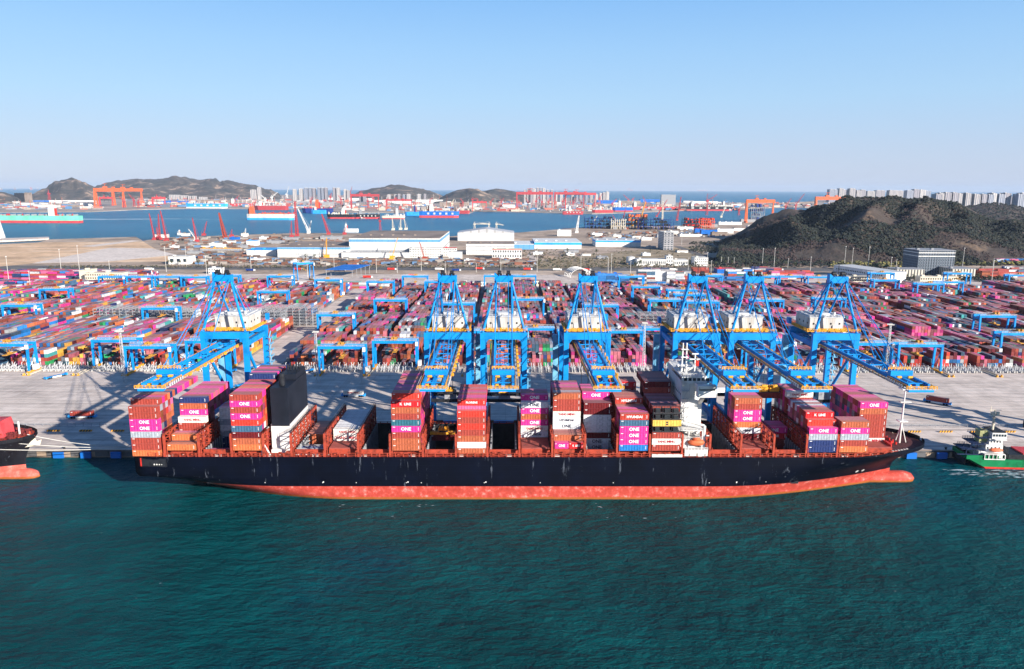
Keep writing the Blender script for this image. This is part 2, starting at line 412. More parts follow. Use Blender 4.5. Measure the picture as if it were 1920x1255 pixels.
# quay face with fenders, hazard kerb, fence, rails
m_wall = paint('quay_face', (.10, .10, .105), .8, .35, .3)
mb = MB()
for x in range(-420, 620, 12):
    mb.box(x, QY-.35, .4, x+7, QY-.003, 2.9)
mb.box(-600, QY-.5, 3.1, 900, QY-.004, 3.75)
o = mb.obj('quay_wall', m_wall); o['kind'] = 'structure'
mb = MB(); mb.box(-.0, 0, 0, 3.6, 1.5, 2.6); mb.box(.5, 1.5, .5, 3.1, 2.1, 2.2); 
fend = thing('fender', 'x', 'fender', (0, 0, 0), group='blue fenders along the quay wall')
MB().box(0, -2.2, .2, 5.0, -1.2, 3.3).obj('face_panel', bluep, fend); MB().box(.8, -1.2, .8, 4.2, -.5, 2.6).obj('rubber_block', rubber, fend); index_children(fend)
fx = [G(px, 866, 2)[0] for px in (-20, 77, 130, 188, 246)] + [G(px, 862, 2)[0] for px in (1712, 1770, 1826)]
for i, x in enumerate(fx):
    lab = ('%s blue rubber fender on the quay wall, counted from the far left' % nth(i)) if i < 5 else ('%s blue rubber fender on the quay wall right of the ship' % nth(i-5))
    if i == 0: fend.location = (x, QY, 0); fend['label'] = lab
    else: clone(fend, (x, QY, 0), label=lab)
# hazard striped kerb blocks
mb = MB()
for k in range(5):
    mb.prism_xz([(k*1.5, 0), (k*1.5+.75, 0), (k*1.5+1.35, .9), (k*1.5+.6, .9)], -.02, .6, 0)
    if k < 4: mb.prism_xz([(k*1.5+.76, 0), (k*1.5+1.49, 0), (k*1.5+2.09, .9), (k*1.5+1.36, .9)], -.02, .6, 1)
KY = 383.0
kerb = mb.obj('hazard_barrier', [safety, darkm]); kerb.location = (0, KY, 4)
kxs = [-262+i*17.6*.67*1.45 for i in range(0, 34)]
n = 0
for i, x in enumerate(kxs):
    o = kerb if n == 0 else clone(kerb)
    o.location = (x, KY, GZ-.02); tag(o, 'yellow and black hazard barrier on the quay, %s from the left end of the row' % nth(i), 'barrier', 'hazard barriers along the quay'); n += 1
mb = MB(); mb.rail((-420, 392.5, 4), (-1, 392.5, 4), 1.6, 4.4, .16); mb.rail((3, 392.5, 4), (520, 392.5, 4), 1.6, 4.4, .16)
tag(mb.obj('fence', greym), 'low grey post and rail fence running along the quay behind the striped barriers', 'fence')
# crane rails on the quay
mb = MB()
for y in (361.0, 391.0): mb.box(-900, y-.12, 3.9, 1000, y+.12, 4.06)
o = mb.obj('quay_rails', greym); o['kind'] = 'structure'
mb = MB()
for y in (357.6, 364.5, 396.5, 402, 408, 414, 420, 426, 432, 438, 470, 486): mb.box(-900, y, 3.9, 1000, y+.25, 3.985)
for x in range(-880, 1000, 34):
    for k in range(6): mb.box(x+k*5.6, 440, 3.9, x+k*5.6+.2, 492, 3.985)
o = mb.obj('lane_markings', offwhite); o['kind'] = 'structure'
# bollards
bol = MB().cyl((0, 0, 0), (0, 0, .8), .45, 10, .35); bol.cyl((0, 0, .7), (0, 0, 1.1), .7, 10, .6); bol = bol.obj('bollard', darkm)
bx = [-330+i*22 for i in range(6)] + [222+22*i for i in range(5)]
for i, x in enumerate(bx):
    o = bol if i == 0 else clone(bol)
    o.location = (x, QY+1.6, 3.97); tag(o, 'black mooring bollard on the quay edge, %s from the left' % nth(i), 'bollard', 'bollards along the quay edge')
# ================================================================== CONTAINERS
LC, WC, HC = 12.19, 2.44, 2.75
PAL = {'b': (.40, .105, .05), 'r': (.33, .055, .04), 'd': (.13, .012, .015), 'k': (.018, .035, .13), 'e': (.56, .045, .03), 'P': (.64, .035, .25), 'p': (.55, .10, .22),
       'g': (.33, .37, .42), 'w': (.66, .68, .69), 'Y': (.70, .68, .62), 'W': (.66, .70, .72), 'H': (.42, .05, .035), 'h': (.68, .70, .72), 'K': (.55, .02, .025),
       'B': (.02, .17, .48), 'n': (.05, .12, .2), 'M': (.66, .44, .09), 'F': (.02, .025, .03), 'o': (.55, .15, .055), 'T': (.03, .13, .18), 'R': (.58, .035, .03),
       'm': (.66, .68, .70), 't': (.05, .30, .30), 'G': (.02, .30, .10), 'y': (.62, .33, .05), 's': (.42, .12, .15), 'c': (.68, .62, .48)}
CNAME = {'b': 'orange-brown', 'r': 'brick-red', 'd': 'dark maroon', 'k': 'navy blue', 'e': 'bright red', 'P': 'magenta', 'p': 'pink', 'g': 'grey', 'w': 'white', 'Y': 'cream-white',
         'W': 'pale white', 'H': 'rust-red', 'h': 'white', 'K': 'red', 'B': 'blue', 'n': 'slate-blue', 'M': 'yellow', 'F': 'black open-frame', 'o': 'orange', 'T': 'dark teal',
         'R': 'red', 'm': 'white', 't': 'teal', 'G': 'green', 'y': 'amber', 's': 'faded rose', 'c': 'cream'}
def cont_mesh():
    mb = MB(); L, Wd, H = LC, WC, HC-.03
    for z in (0, H-.16):
        for y in (0, Wd-.14): mb.box(0, y, z, L, y+.14, z+.16)
        for x in (0, L-.14): mb.box(x, .14, z, x+.14, Wd-.14, z+.16)
    for x in (0, L-.18):
        for y in (0, Wd-.18): mb.box(x-.01, y-.01, .16, x+.19, y+.19, H-.16)
    # corrugated side walls
    def wall(y0, sgn):
        n = 40; vs = []; fs = []
        xs = [.18+(L-.36)*i/n for i in range(n+1)]
        for i, x in enumerate(xs):
            yy = y0+sgn*(.03 if (i//2) % 2 else .11)
            vs += [(x, yy, .16), (x, yy, H-.16)]
        for i in range(n): fs.append((2*i, 2*i+2, 2*i+3, 2*i+1) if sgn > 0 else (2*i, 2*i+1, 2*i+3, 2*i+2))
        mb.q(vs, fs)
    wall(0, 1); wall(Wd, -1)
    for x0, s in ((0, 1), (L, -1)):
        xx = x0+s*.06; mb.q([(xx, .14, .16), (xx, Wd-.14, .16), (xx, Wd-.14, H-.16), (xx, .14, H-.16)], [(0, 3, 2, 1) if s > 0 else (0, 1, 2, 3)])
        for yy in (.5, .95, 1.45, 1.9): mb.box(min(xx, xx-s*.05), yy, .3, max(xx, xx-s*.05), yy+.07, H-.3)
    mb.q([(.1, .1, H-.05), (L-.1, .1, H-.05), (L-.1, Wd-.1, H-.05), (.1, Wd-.1, H-.05)], [(0, 1, 2, 3)])
    mb.q([(.1, .1, .1), (L-.1, .1, .1), (L-.1, Wd-.1, .1), (.1, Wd-.1, .1)], [(3, 2, 1, 0)])
    return mb
c_proto = cont_mesh().obj('container', m_cobj); c_me = c_proto.data; bpy.data.objects.remove(c_proto)
fr = MB()
for x in (0, 4, 8, LC-.2):
    for y in (0, WC-.2): fr.box(x, y, 0, x+.22, y+.2, HC-.05)
for z in (0, HC-.22):
    for y in (0, WC-.16): fr.box(0, y-.01, z, LC, y+.15, z+.17)
fr.box(.2, .2, .02, LC-.2, WC-.2, .3); fr.box(1.2, .5, .3, 3.2, 2.0, 2.0); fr.box(5, .5, .3, 7.4, 2.0, 2.2); fr.box(8.8, .5, .3, 11, 2.0, 1.9)
fr_o = fr.obj('rack', m_cobj); fr_me = fr_o.data; bpy.data.objects.remove(fr_o)
# lettering meshes (real words on the boxes)
m_lw = paint('lettering_white', (.8, .8, .8), .5, .05); m_lr = paint('lettering_red', (.45, .03, .05), .5, .05)
m_lk = paint('lettering_dark', (.03, .03, .06), .5, .05)
def let(s, size, m, bold=.03):
    o = text_mb(s, size, .02, bold).obj('lettering', m); me = o.data; bpy.data.objects.remove(o); return me
L_one = let('ONE', 2.05, m_lw, .05); L_onek = let('ONE', 2.05, m_lk, .04)
L_ym = let('YANG MING', 1.35, m_lr, .03); L_ymb = let('YANG MING', 1.9, m_lr, .03); L_hyw = let('HYUNDAI', 1.5, m_lw, .05); L_hyk = let('HYUNDAI', 1.4, m_lk, .04)
L_k = let("K  LINE", 1.5, m_lw, .05); L_m = let('m\nsc', 1.0, m_lk, .08); L_hmm = let('HMM', 1.3, m_lk, .05); L_fl = let('FLORENS', 1.2, m_lw, .04)
LET = {'P': L_one, 'W': L_onek, 'Y': L_ym, 'H': L_hyw, 'h': L_hyk, 'K': L_k, 'M': L_m, 'm': L_hmm, 'R': L_fl}
LETN = {'P': 'with white lettering', 'W': 'with dark lettering', 'Y': 'with red lettering', 'H': 'with white lettering', 'h': 'with dark lettering',
        'K': 'with white lettering', 'M': 'with small dark emblem', 'm': 'with dark lettering', 'R': 'with white lettering'}
code_mb = MB()
for k in range(5): code_mb.box(LC-1.0, -.035, 1.9-k*.3, LC-.75, -.005, 2.1-k*.3)
code_mb.box(.5, -.035, 2.1, 1.5, -.005, 2.35)
o = code_mb.obj('code_marks', m_lw); code_me = o.data; bpy.data.objects.remove(o)
def put_container(code, x, y, z, label, group, rz=0, letters=True, name='container', short=False):
    o = bpy.data.objects.new(name, fr_me if code == 'F' else c_me); COL.objects.link(o)
    o.location = (x, y, z); o.rotation_euler = (0, 0, rz)
    c = PAL[code]; j = random.uniform(.85, 1.15) if letters != 1 else 1
    o.color = (min(1, c[0]*j), min(1, c[1]*j), min(1, c[2]*j), 1)
    if short: o.scale = (.495, 1, 1)
    tag(o, label, 'container', group)
    if letters and code in LET:
        l = bpy.data.objects.new('lettering', LET[code]); COL.objects.link(l); l.parent = o
        l.location = (LC/2, -.045, HC/2-.02)
        if short: l.scale = (1.3, 1, .85)
    if letters and code not in 'FYWhM':
        l = bpy.data.objects.new('code_marks', code_me); COL.objects.link(l); l.parent = o
    return o

# ================================================================== CONTAINER SHIP
SY = 325.9; HB = 22.5; DZ = 19.4                      # centre line, half breadth, deck height
XS, XE = Y(250, 860, 304)[0], Y(1728, 830, 325)[0]    # stern, bow tip
SL = XE-XS
def hull_rows(L, HBm, dz, zb=6.1, rake=13):
    zs = [-1, 0, .6, 1.5, 3, 4.6, zb, 8, 10, 12, 14.5, 17, dz]
    def xs(z): return 0 if z >= 11 else (11-z)/11*16
    def xe(z):
        if z <= zb: return L-rake
        t = (z-zb)/(dz-zb); return L-rake+rake*t**1.6
    def hb(z, a, b):
        t = max(0, min(1, z/dz)); k = .93*min(1, max(0, (z-1)/9))
        Ls = 80*(1-t)+12*t
        fs = k+(1-k)*math.sin(math.pi/2*min(1, a/Ls))**.9
        Lb = 105*(1-t)+52*t; p = 1.05-.45*t*t
        fb = math.sin(math.pi/2*min(1, b/Lb))**p
        full = (1-(1-min(1, b/50))**2.5)**.52; fb = fb+(max(full, fb)-fb)*t**2.5
        return HBm*min(fs, 1)*fb
    return zs, xs, xe, hb
zs, fxs, fxe, fhb = hull_rows(SL, HB, DZ)
def hull_half(x, z=DZ):        # half breadth at world x
    u = x-XS; return fhb(z, max(0, u-fxs(z)), max(0, fxe(z)-u))
def hull_mesh(L, HBm, dz, top=None, n=90, rake=13):
    zs, xs, xe, hb = hull_rows(L, HBm, dz, rake=rake); mb = MB(); vs = []; nz = len(zs)
    ts = [1-(1-i/n)**1.35 for i in range(n+1)]
    for sgn in (-1, 1):
        for t in ts:
            for z in zs:
                t2 = t; u = xs(z)+(xe(z)-xs(z))*t2
                vs.append((u, sgn*hb(z, u-xs(z), xe(z)-u), z))
    fs = []; off = (n+1)*nz
    for i in range(n):
        for j in range(nz-1):
            a = i*nz+j; fs.append((a, a+nz, a+nz+1, a+1)); b = off+a; fs.append((b, b+1, b+nz+1, b+nz))
    for j in range(nz-1): fs.append((j, j+1, off+j+1, off+j))       # transom
    mb.q(vs, fs); return mb
def hull_material(name, zb, top, boot, scuff):
    m, nt, b = nodes(name); v = objvec(nt); s = N(nt, 'ShaderNodeSeparateXYZ'); nt.links.new(v, s.inputs[0])
    red = math_(nt, 'LESS_THAN', s.outputs[2], zb)
    n1 = noise(nt, .12, 5, v)
    mp = N(nt, 'ShaderNodeMapping'); mp.inputs['Scale'].default_value = (.55, 1, .05); nt.links.new(v, mp.inputs[0]); n2 = noise(nt, 1, 5, mp.outputs[0], .75)
    topc = ramp(nt, n1, [(.3, tuple(x*.6 for x in top)), (.55, top), (.75, tuple(x*1.5 for x in top))])
    topc = mix(nt, topc, (.13, .15, .19), math_(nt, 'MULTIPLY', math_(nt, 'GREATER_THAN', n2, .635), scuff))
    # long welded strakes
    br = N(nt, 'ShaderNodeTexBrick'); br.inputs['Scale'].default_value = 1; br.inputs['Mortar Size'].default_value = .05; br.inputs['Brick Width'].default_value = 14; br.inputs['Row Height'].default_value = 2.6
    cb = N(nt, 'ShaderNodeCombineXYZ'); nt.links.new(s.outputs[0], cb.inputs[0]); nt.links.new(s.outputs[2], cb.inputs[1]); nt.links.new(cb.outputs[0], br.inputs['Vector'])
    topc = mix(nt, topc, (.012, .018, .032), math_(nt, 'MULTIPLY', br.outputs['Fac'], .3))
    n3 = noise(nt, .35, 6, v, .75)
    bc = ramp(nt, n3, [(.3, tuple(x*.7 for x in boot)), (.5, boot), (.58, tuple(min(.9, x*1.15+.03) for x in boot)), (.70, (.50, .32, .28))])
    mp2 = N(nt, 'ShaderNodeMapping'); mp2.inputs['Scale'].default_value = (.05, 1, 1.1); nt.links.new(v, mp2.inputs[0]); n4 = noise(nt, 1, 5, mp2.outputs[0], .7)
    low = math_(nt, 'LESS_THAN', math_(nt, 'ADD', s.outputs[2], math_(nt, 'MULTIPLY', n4, 1.6)), 1.9)
    bc = mix(nt, bc, (.30, .095, .02), math_(nt, 'MULTIPLY', low, .9))
    low2 = math_(nt, 'LESS_THAN', math_(nt, 'ADD', s.outputs[2], math_(nt, 'MULTIPLY', n3, .5)), .55)
    bc = mix(nt, bc, (.05, .035, .02), math_(nt, 'MULTIPLY', low2, .85))
    nt.links.new(mix(nt, topc, bc, red), b.inputs['Base Color']); b.inputs['Roughness'].default_value = .5; b.inputs['Specular IOR Level'].default_value = .12
    return m
ship = thing('container_ship', 'huge black-hulled container ship with red waterline band moored along the quay', 'ship', (XS, SY, 0))
m_hull = hull_material('ship_hull', 6.1, (.0012, .0025, .009), (.43, .058, .042), .5)
hullo = hull_mesh(SL, HB, DZ).obj('hull', m_hull, ship, True)
# bulbous bow
mb = MB(); ub = SL-13; vs = []; fs = []; ns, nr = 26, 14
for i in range(ns+1):
    t = i/ns; u = ub-36+t*48; r_ = 1 if t < .85 else math.sqrt(max(0, 1-((t-.85)/.15)**2))
    for k in range(nr):
        a = 2*math.pi*k/nr; vs.append((u, 3.4*r_*math.cos(a), .9+3.7*r_*math.sin(a)))
for i in range(ns):
    for k in range(nr): a = i*nr+k; b = i*nr+(k+1) % nr; fs.append((a, a+nr, b+nr, b))
mb.q(vs, fs); mb.obj('bulbous_bow', m_hull, ship, True)
# bay boundaries from the lashing bridges
BP = [308.7, 373, 434, 494, 546, 609, 671.7, 731.6, 793, 855, 914, 974, 1035.6, 1097, 1157, 1218, 1279, 1331, 1389, 1450.5, 1512, 1570, 1630]
BX = [Y(p, 838, 304.5)[0] for p in BP]
BY0, BY1 = 304.8, 347.0
SLOTS = 'ABCDEFGHIJKLMNOPQRSTUVWX'
OPEN = 'CFHJLOSU'
edges = [XS] + BX + [Y(1684, 838, 306)[0]]
mb = MB()      # deck plates; open holds are real pits
def deckbox(xa, xb, ya, yb, z0, z1, mi=0): mb.box(xa-XS, ya-SY, z0, xb-XS, yb-SY, z1, mi)
HY0, HY1 = 307.6, 344.2
segs = 60
def strip(xa, xb, inner0, inner1, z, th=.3):
    n = max(1, int((xb-xa)/4))
    for i in range(n):
        a, b = xa+(xb-xa)*i/n, xa+(xb-xa)*(i+1)/n
        for sg in (-1, 1):
            ha, hb_ = hull_half(a)-.05, hull_half(b)-.05
            inn = (SY-inner0) if sg < 0 else (inner1-SY)
            ia, ib = min(inn, ha), min(inn, hb_)
            if ha < .1 and hb_ < .1: continue
            pts = [(a-XS, sg*ha, z), (b-XS, sg*hb_, z), (b-XS, sg*ib, z), (a-XS, sg*ia, z)]
            if sg > 0: pts = pts[::-1]
            mb.q(pts, [(0, 1, 2, 3)])
for i, s_ in enumerate(SLOTS):
    xa, xb = edges[i], edges[i+1]
    if s_ in OPEN: strip(xa, xb, HY0, HY1, DZ-.25)
    else: strip(xa, xb, SY, SY, DZ-.25)
mb.obj('deck', deckred, ship); mb = MB()
fcm = paint('forecastle_deck', (.085, .03, .028), .7, .5, .8)
strip(edges[-1], XE-.3, SY, SY, DZ-.25); mb.obj('forecastle_deck', fcm, ship)
mbg = MB(); mbd = MB(); mbc = MB()
for i, s_ in enumerate(SLOTS):
    xa, xb = edges[i]+.9-XS, edges[i+1]-.9-XS
    y0, y1 = HY0-SY, HY1-SY
    if i == 0: continue
    if s_ in OPEN:
        z0 = 6
        for (a, b, c, d) in ((xa, y0, xa+.2, y1), (xb-.2, y0, xb, y1), (xa+.2, y0, xb-.2, y0+.2), (xa+.2, y1-.2, xb-.2, y1)):
            mbd.box(a, b, z0, c, d, 21.2)
        mbd.box(xa, y0, z0-.3, xb, y1, z0)
        mbd.obj('cargo_hold', darkm, ship); mbd = MB()
        k = y0+1.0
        while k < y1-.5:                     # cell guides
            mbg.box(xa+.2, k, z0, xa+.75, k+.5, 21.6); mbg.box(xb-.75, k, z0, xb-.2, k+.5, 21.6); k += 2.5
        mbg.obj('cell_guides', greym, ship); mbg = MB()
        mbc.box(xa-.2, y0-.5, DZ-.25, xb+.2, y0-.003, 21.4); mbc.box(xa-.2, y1+.003, DZ-.25, xb+.2, y1+.5, 21.4)
    elif s_ not in 'ER':
        mbc.box(xa, max(y0, -hull_half(edges[i+1])+2.2), DZ-.25, xb, min(y1, hull_half(edges[i+1])-2.2), 21.5)
        for q_ in range(3):
            ya = y0+(y1-y0)*q_/3+.2; yb = y0+(y1-y0)*(q_+1)/3-.2; lim = hull_half(edges[i+1])-2.4
            mbc.box(xa+.1, max(ya, -lim), 21.5, xb-.1, min(yb, lim), 21.95, 1)
mbc.obj('hatch_covers', [deckred, deckred2], ship)
# lashing bridges, each its own part
def lashing(xw, hw, parent):
    b = MB(); H = 29.4
    y0, y1 = -hw+1.2, hw-1.2; n = max(3, int((y1-y0)/5)); u = xw-XS
    for i in range(n+1):
        y = y0+(y1-y0)*i/n; wd = .6 if 0 < i < n else .8
        b.box(u-wd*.55, y-.22, DZ-.25, u+wd*.55, y+.22, H)
    for z in (21.9, 24.4, 26.9, 29.2): b.box(u-.4, y0, z-.1, u+.4, y1, z+.1)
    for i in range(n):
        ya = y0+(y1-y0)*i/n; yb = y0+(y1-y0)*(i+1)/n
        for z in (21.9, 24.4, 26.9):
            if (i+int(z)) % 2: b.beam((u, ya, z), (u, yb, z+2.4), .3)
            else: b.beam((u, yb, z), (u, ya, z+2.4), .3)
        b.rail((u+.4, y0, H), (u+.4, y1, H), 1.0, 3, .1); b.rail((u-.4, y0, H), (u-.4, y1, H), 1.0, 3, .1)
    b.box(u-.45, y0-.6, DZ-.25, u+.4, y0-.1, H-.6); b.box(u+.9, y0-.4, DZ-.25, u+1.15, y0-.15, H-6)
    b.obj('lashing_bridge', deckred, parent)
for i, x in enumerate(BX):
    if SLOTS[i+1] == 'X' : continue
    lashing(x, min(HB, hull_half(x)), ship)
# near-side and far-side passage frames on deck edge
mb = MB()
for sg in (-1, 1):
    x = XS+3
    while x < edges[-1]-2:
        h = hull_half(x)-.5
        mb.box(x-XS-.2, sg*h-.2, DZ-.25, x-XS+.2, sg*h+.2, DZ+1.6)
        h2 = hull_half(x+3.4)-.5
        for z in (DZ+.6, DZ+1.5): mb.beam((x-XS, sg*h, z), (x+3.4-XS, sg*h2, z), .2)
        if random.random() < .5: mb.box(x-XS+.6, sg*(h-1.9)-.5, DZ-.25, x-XS+1.8, sg*(h-1.9)+.5, DZ+random.uniform(.6, 1.7))
        x += 3.4
mb.obj('deck_railing', deckred, ship)
mb = MB()
for k in range(46):
    x = XS+14+k*6.9; h = hull_half(x)-1.4
    mb.blob((x-XS, -h, DZ+.3), .32, 6, 4); 
    if k % 3 == 0: mb.box(x-XS, -h-.3, DZ-.2, x-XS+2.6, -h+.2, DZ+.5)
mb.each('deck_fitting', offwhite, ship)
# bulwark at the bow
mb = MB(); n = 44; xa = edges[-2]-4
pts = []
for i in range(n+1):
    x = xa+(XE-.05-xa)*(1-(1-i/n)**1.8); pts.append((x, hull_half(x), DZ+1.5*min(1, i/14)))
for sg in (-1, 1):
    for i in range(n):
        (a, ha, za), (b, hb_, zb) = pts[i], pts[i+1]
        mb.q([(a-XS, sg*ha, DZ-.3), (b-XS, sg*hb_, DZ-.3), (b-XS, sg*hb_, zb), (a-XS, sg*ha, za), (a-XS, sg*max(0, ha-.25), DZ-.3), (b-XS, sg*max(0, hb_-.25), DZ-.3), (b-XS, sg*max(0, hb_-.25), zb), (a-XS, sg*max(0, ha-.25), za)],
             [(0, 1, 2, 3), (7, 6, 5, 4), (3, 2, 6, 7)])
mb.obj('bulwark', m_hull, ship)
# forecastle gear
fx0 = edges[-1]-XS
mb = MB(); hh = hull_half(edges[-1])-1
mb.box(fx0-1.2, -hh+2, DZ-.2, fx0-.8, hh-2, DZ+3.4)                   # breakwater
for yy in range(int(-hh)+2, int(hh)-1, 4): mb.beam((fx0-1, yy, DZ+3.2), (fx0-3, yy, DZ), .3)
for yy in (-7.5, 7.5):
    mb.box(fx0+1.4, yy-1.6, DZ-.2, fx0+3, yy+1.6, DZ+.8); mb.cyl((fx0+2.2, yy-2.2, DZ+1.1), (fx0+2.2, yy+2.2, DZ+1.1), .65, 12)
    mb.cyl((fx0+5, yy*.55-1.2, DZ+.7), (fx0+5, yy*.55+1.2, DZ+.7), .5, 12)
for k in range(14):
    px_, py_ = fx0+random.uniform(0, 8), random.uniform(-5.5, 5.5); mb.cyl((px_, py_, DZ-.2), (px_, py_, DZ+.8), .4, 8)
mb.each('mooring_gear', redp, ship)
mb = MB()
for k in range(12):
    x = fx0-1+k*.75; y = max(.5, hull_half(x+XS)-1.6)*(1 if k % 2 else -1)
    mb.cyl((x, y, DZ-.2), (x, y, DZ+1.4), .5, 8)
mb.each('mooring_post', offwhite, ship)
mx, mz, _ = Y(1688, 830, 322); mu = mx-XS
mb = MB(); mb.cyl((mu, -3, DZ-.2), (mu+.3, -3, DZ+26), .5, 10, .28); mb.beam((mu+3.0, -3, DZ), (mu+.2, -3, DZ+9), .32); mb.beam((mu, .2, DZ), (mu+.2, -3, DZ+9), .32)
mb.box(mu-1.6, -4.6, DZ+10, mu+2.2, -1.4, DZ+10.4); mb.box(mu-1.8, -4.2, DZ+19, mu+3, -2.4, DZ+19.4); mb.box(mu-2, -5, DZ+25, mu+2, -1, DZ+25.4)
mb.rail((mu-2, -5, DZ+25.4), (mu+2, -5, DZ+25.4), 1, 1.3, .15); mb.box(mu-.7, -3.6, DZ+25.4, mu+.9, -2.4, DZ+27.6); mb.beam((mu, -3, DZ+27), (mu, -3, DZ+31), .25)
mb.obj('foremast', white, ship)
# stern opening: flat dark panel standing for the shade inside, with red frame
su = 3.2
mb = MB(); mb.box(su, -HB*.985, DZ-5.6, su+12.4, -HB*.9, DZ-.8)
for o_ in [mb.obj('stern_opening_shade', darkm, ship)]: pass
yo = -(hull_half(XS+9, DZ-3))-.12
mb = MB()
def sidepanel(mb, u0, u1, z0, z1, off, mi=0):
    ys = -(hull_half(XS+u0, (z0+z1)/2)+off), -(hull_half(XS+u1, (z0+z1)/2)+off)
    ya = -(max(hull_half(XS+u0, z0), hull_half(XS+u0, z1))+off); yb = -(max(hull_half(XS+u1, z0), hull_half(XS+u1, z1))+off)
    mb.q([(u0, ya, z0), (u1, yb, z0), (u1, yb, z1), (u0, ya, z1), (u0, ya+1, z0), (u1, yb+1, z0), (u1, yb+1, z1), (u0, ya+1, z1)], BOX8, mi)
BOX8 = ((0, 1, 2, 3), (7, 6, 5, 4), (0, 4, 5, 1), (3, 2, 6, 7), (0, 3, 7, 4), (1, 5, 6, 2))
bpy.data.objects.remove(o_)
mb = MB(); sidepanel(mb, 2.6, 14.2, DZ-4.6, DZ-.9, .10); mb.obj('stern_opening_shade', darkm, ship)
mb = MB(); sidepanel(mb, 2.6, 3.2, DZ-4.6, DZ-.9, .2); sidepanel(mb, 3.2, 8.5, DZ-4.4, DZ-3.6, .2); mb.obj('stern_frame', redp, ship)
mb = MB()
for k in range(5): mb.blob((8.8+k*1.1, -(hull_half(XS+9, DZ-3.4)+.28), DZ-3.6), .38, 8, 4)
mb.each('fairlead', offwhite, ship)
# engine casing and funnel
cx0 = edges[4]+1.3-XS; cx1 = edges[5]-3.2-XS
mb = MB(); mb.prism_xz([(cx0, DZ-.2), (cx1+1.6, DZ-.2), (cx1+1.2, 31.2), (cx0, 31.2)], 312-SY, 341-SY)
mb.box(cx0+.5, 309-SY, DZ-.2, cx1-1, 312-SY, 20.6)
for k in range(5): mb.box(cx0+1+k*1.7, 311.9-SY, 23.4, cx0+1.7+k*1.7, 312.05-SY, 24.4)
mb.beam((cx0-2.4, 305-SY, DZ), (cx0-3.2, 311-SY, 28), .5); mb.beam((cx0-3.2, 311-SY, 28), (cx0-1, 312-SY, 30), .5); mb.beam((cx0+1.6, 304.6-SY, DZ), (cx0-2.6, 306-SY, 26), .45)
mb.obj('engine_casing', white, ship)
fa, fb_ = Y(508.5, 760, 312)[0]-XS, Y(541.6, 760, 312)[0]-XS
mb = MB(); mb.box(fa, 312-SY-.6, 30.6, fb_, 342-SY, 47.6)
mb.box(fa+.3, 326-SY, 47.6, fb_-.3, 341.6-SY, 50.0); fun_ = mb.obj('funnel', funnelm, ship)
mb = MB(); mb.cyl((fa+4, 316-SY, 47.6), (fa+4, 316-SY, 52.6), 1.25, 14); mb.cyl((fa+4, 316-SY, 52.6), (fa+4, 316-SY, 52.9), 1.05, 14)
for k in range(5): mb.cyl((fa+1.2+k*1.3, 335-SY, 50), (fa+1.2+k*1.3, 335-SY, 52.5+k % 2), .45, 10)
mb.rail((fa+.4, 327-SY, 50), (fb_-.4, 327-SY, 50), 1.1, 1.5, .12); mb.rail((fb_-.4, 327-SY, 50), (fb_-.4, 341-SY, 50), 1.1, 1.5, .12)
mb.obj('pipework', darkm, fun_)
# deckhouse (bridge block)
dx0, dx1 = edges[17]+.6-XS, edges[18]-2.0-XS
tx0, tx1 = Y(1277, 760, 314)[0]-XS, Y(1315, 770, 314)[0]-XS
ta, tb = 314-SY, 341-SY
house = MB()
house.box(tx0, ta, DZ-.2, tx1, tb, 49.3)
house.box(tx0-.4, ta-1.0, 49.3, tx1+1.4, tb+1.0, 52.6)                       # wheelhouse
house.obj('deckhouse', white, ship)
dh = [x for x in COL.objects if x.name.startswith('deckhouse')][-1]
mb = MB()
for k in range(6): mb.box(tx0+.5+k*1.9, ta-1.06, 50.6, tx0+1.9+k*1.9, ta-.95, 51.9)
for k in range(8): mb.box(tx1+1.35, ta+k*2.5, 50.6, tx1+1.46, ta+k*2.5+1.9, 51.9)
for k in range(8): mb.box(tx0-.46, ta+k*2.5, 50.6, tx0-.35, ta+k*2.5+1.9, 51.9)
mb.each('wheelhouse_window', glass, dh)
mb = MB()                                                                     # stair galleries on the near face, left part
for k, z in enumerate((22.5, 26.5, 30.5, 34.5, 38.5, 42.5, 46)):
    mb.box(tx0-.4, ta-1.7, z, tx0+3.0, ta-.02, z+.25); mb.rail((tx0-.4, ta-1.7, z+.2), (tx0+3.0, ta-1.7, z+.2), 1.0, 1.1, .09)
    if k < 6: mb.beam((tx0+.2, ta-1.0, z+.2), (tx0+2.6, ta-1.0, z+3.9), .35, .15)
for x in (tx0-.4, tx0+3.0): mb.box(x-.1, ta-1.8, DZ, x+.1, ta-1.6, 49.2)
mb.obj('outside_stairs', lgrey, dh)
mb = MB()
for z in (27.5, 31.5, 35.5, 39.5, 43.5):
    for k in range(9): mb.box(tx1-.02, ta+1.5+k*2.6, z, tx1+.06, ta+2.4+k*2.6, z+.9)
    for k in range(7): mb.box(tx0-.06, ta+1.5+k*2.6, z, tx0+.02, ta+2.4+k*2.6, z+.9)
mb.each('cabin_window', glass, dh)
mb = MB()                                                                     # bridge wings with brackets
wx0, wx1 = tx1-4.0, tx1+2.8
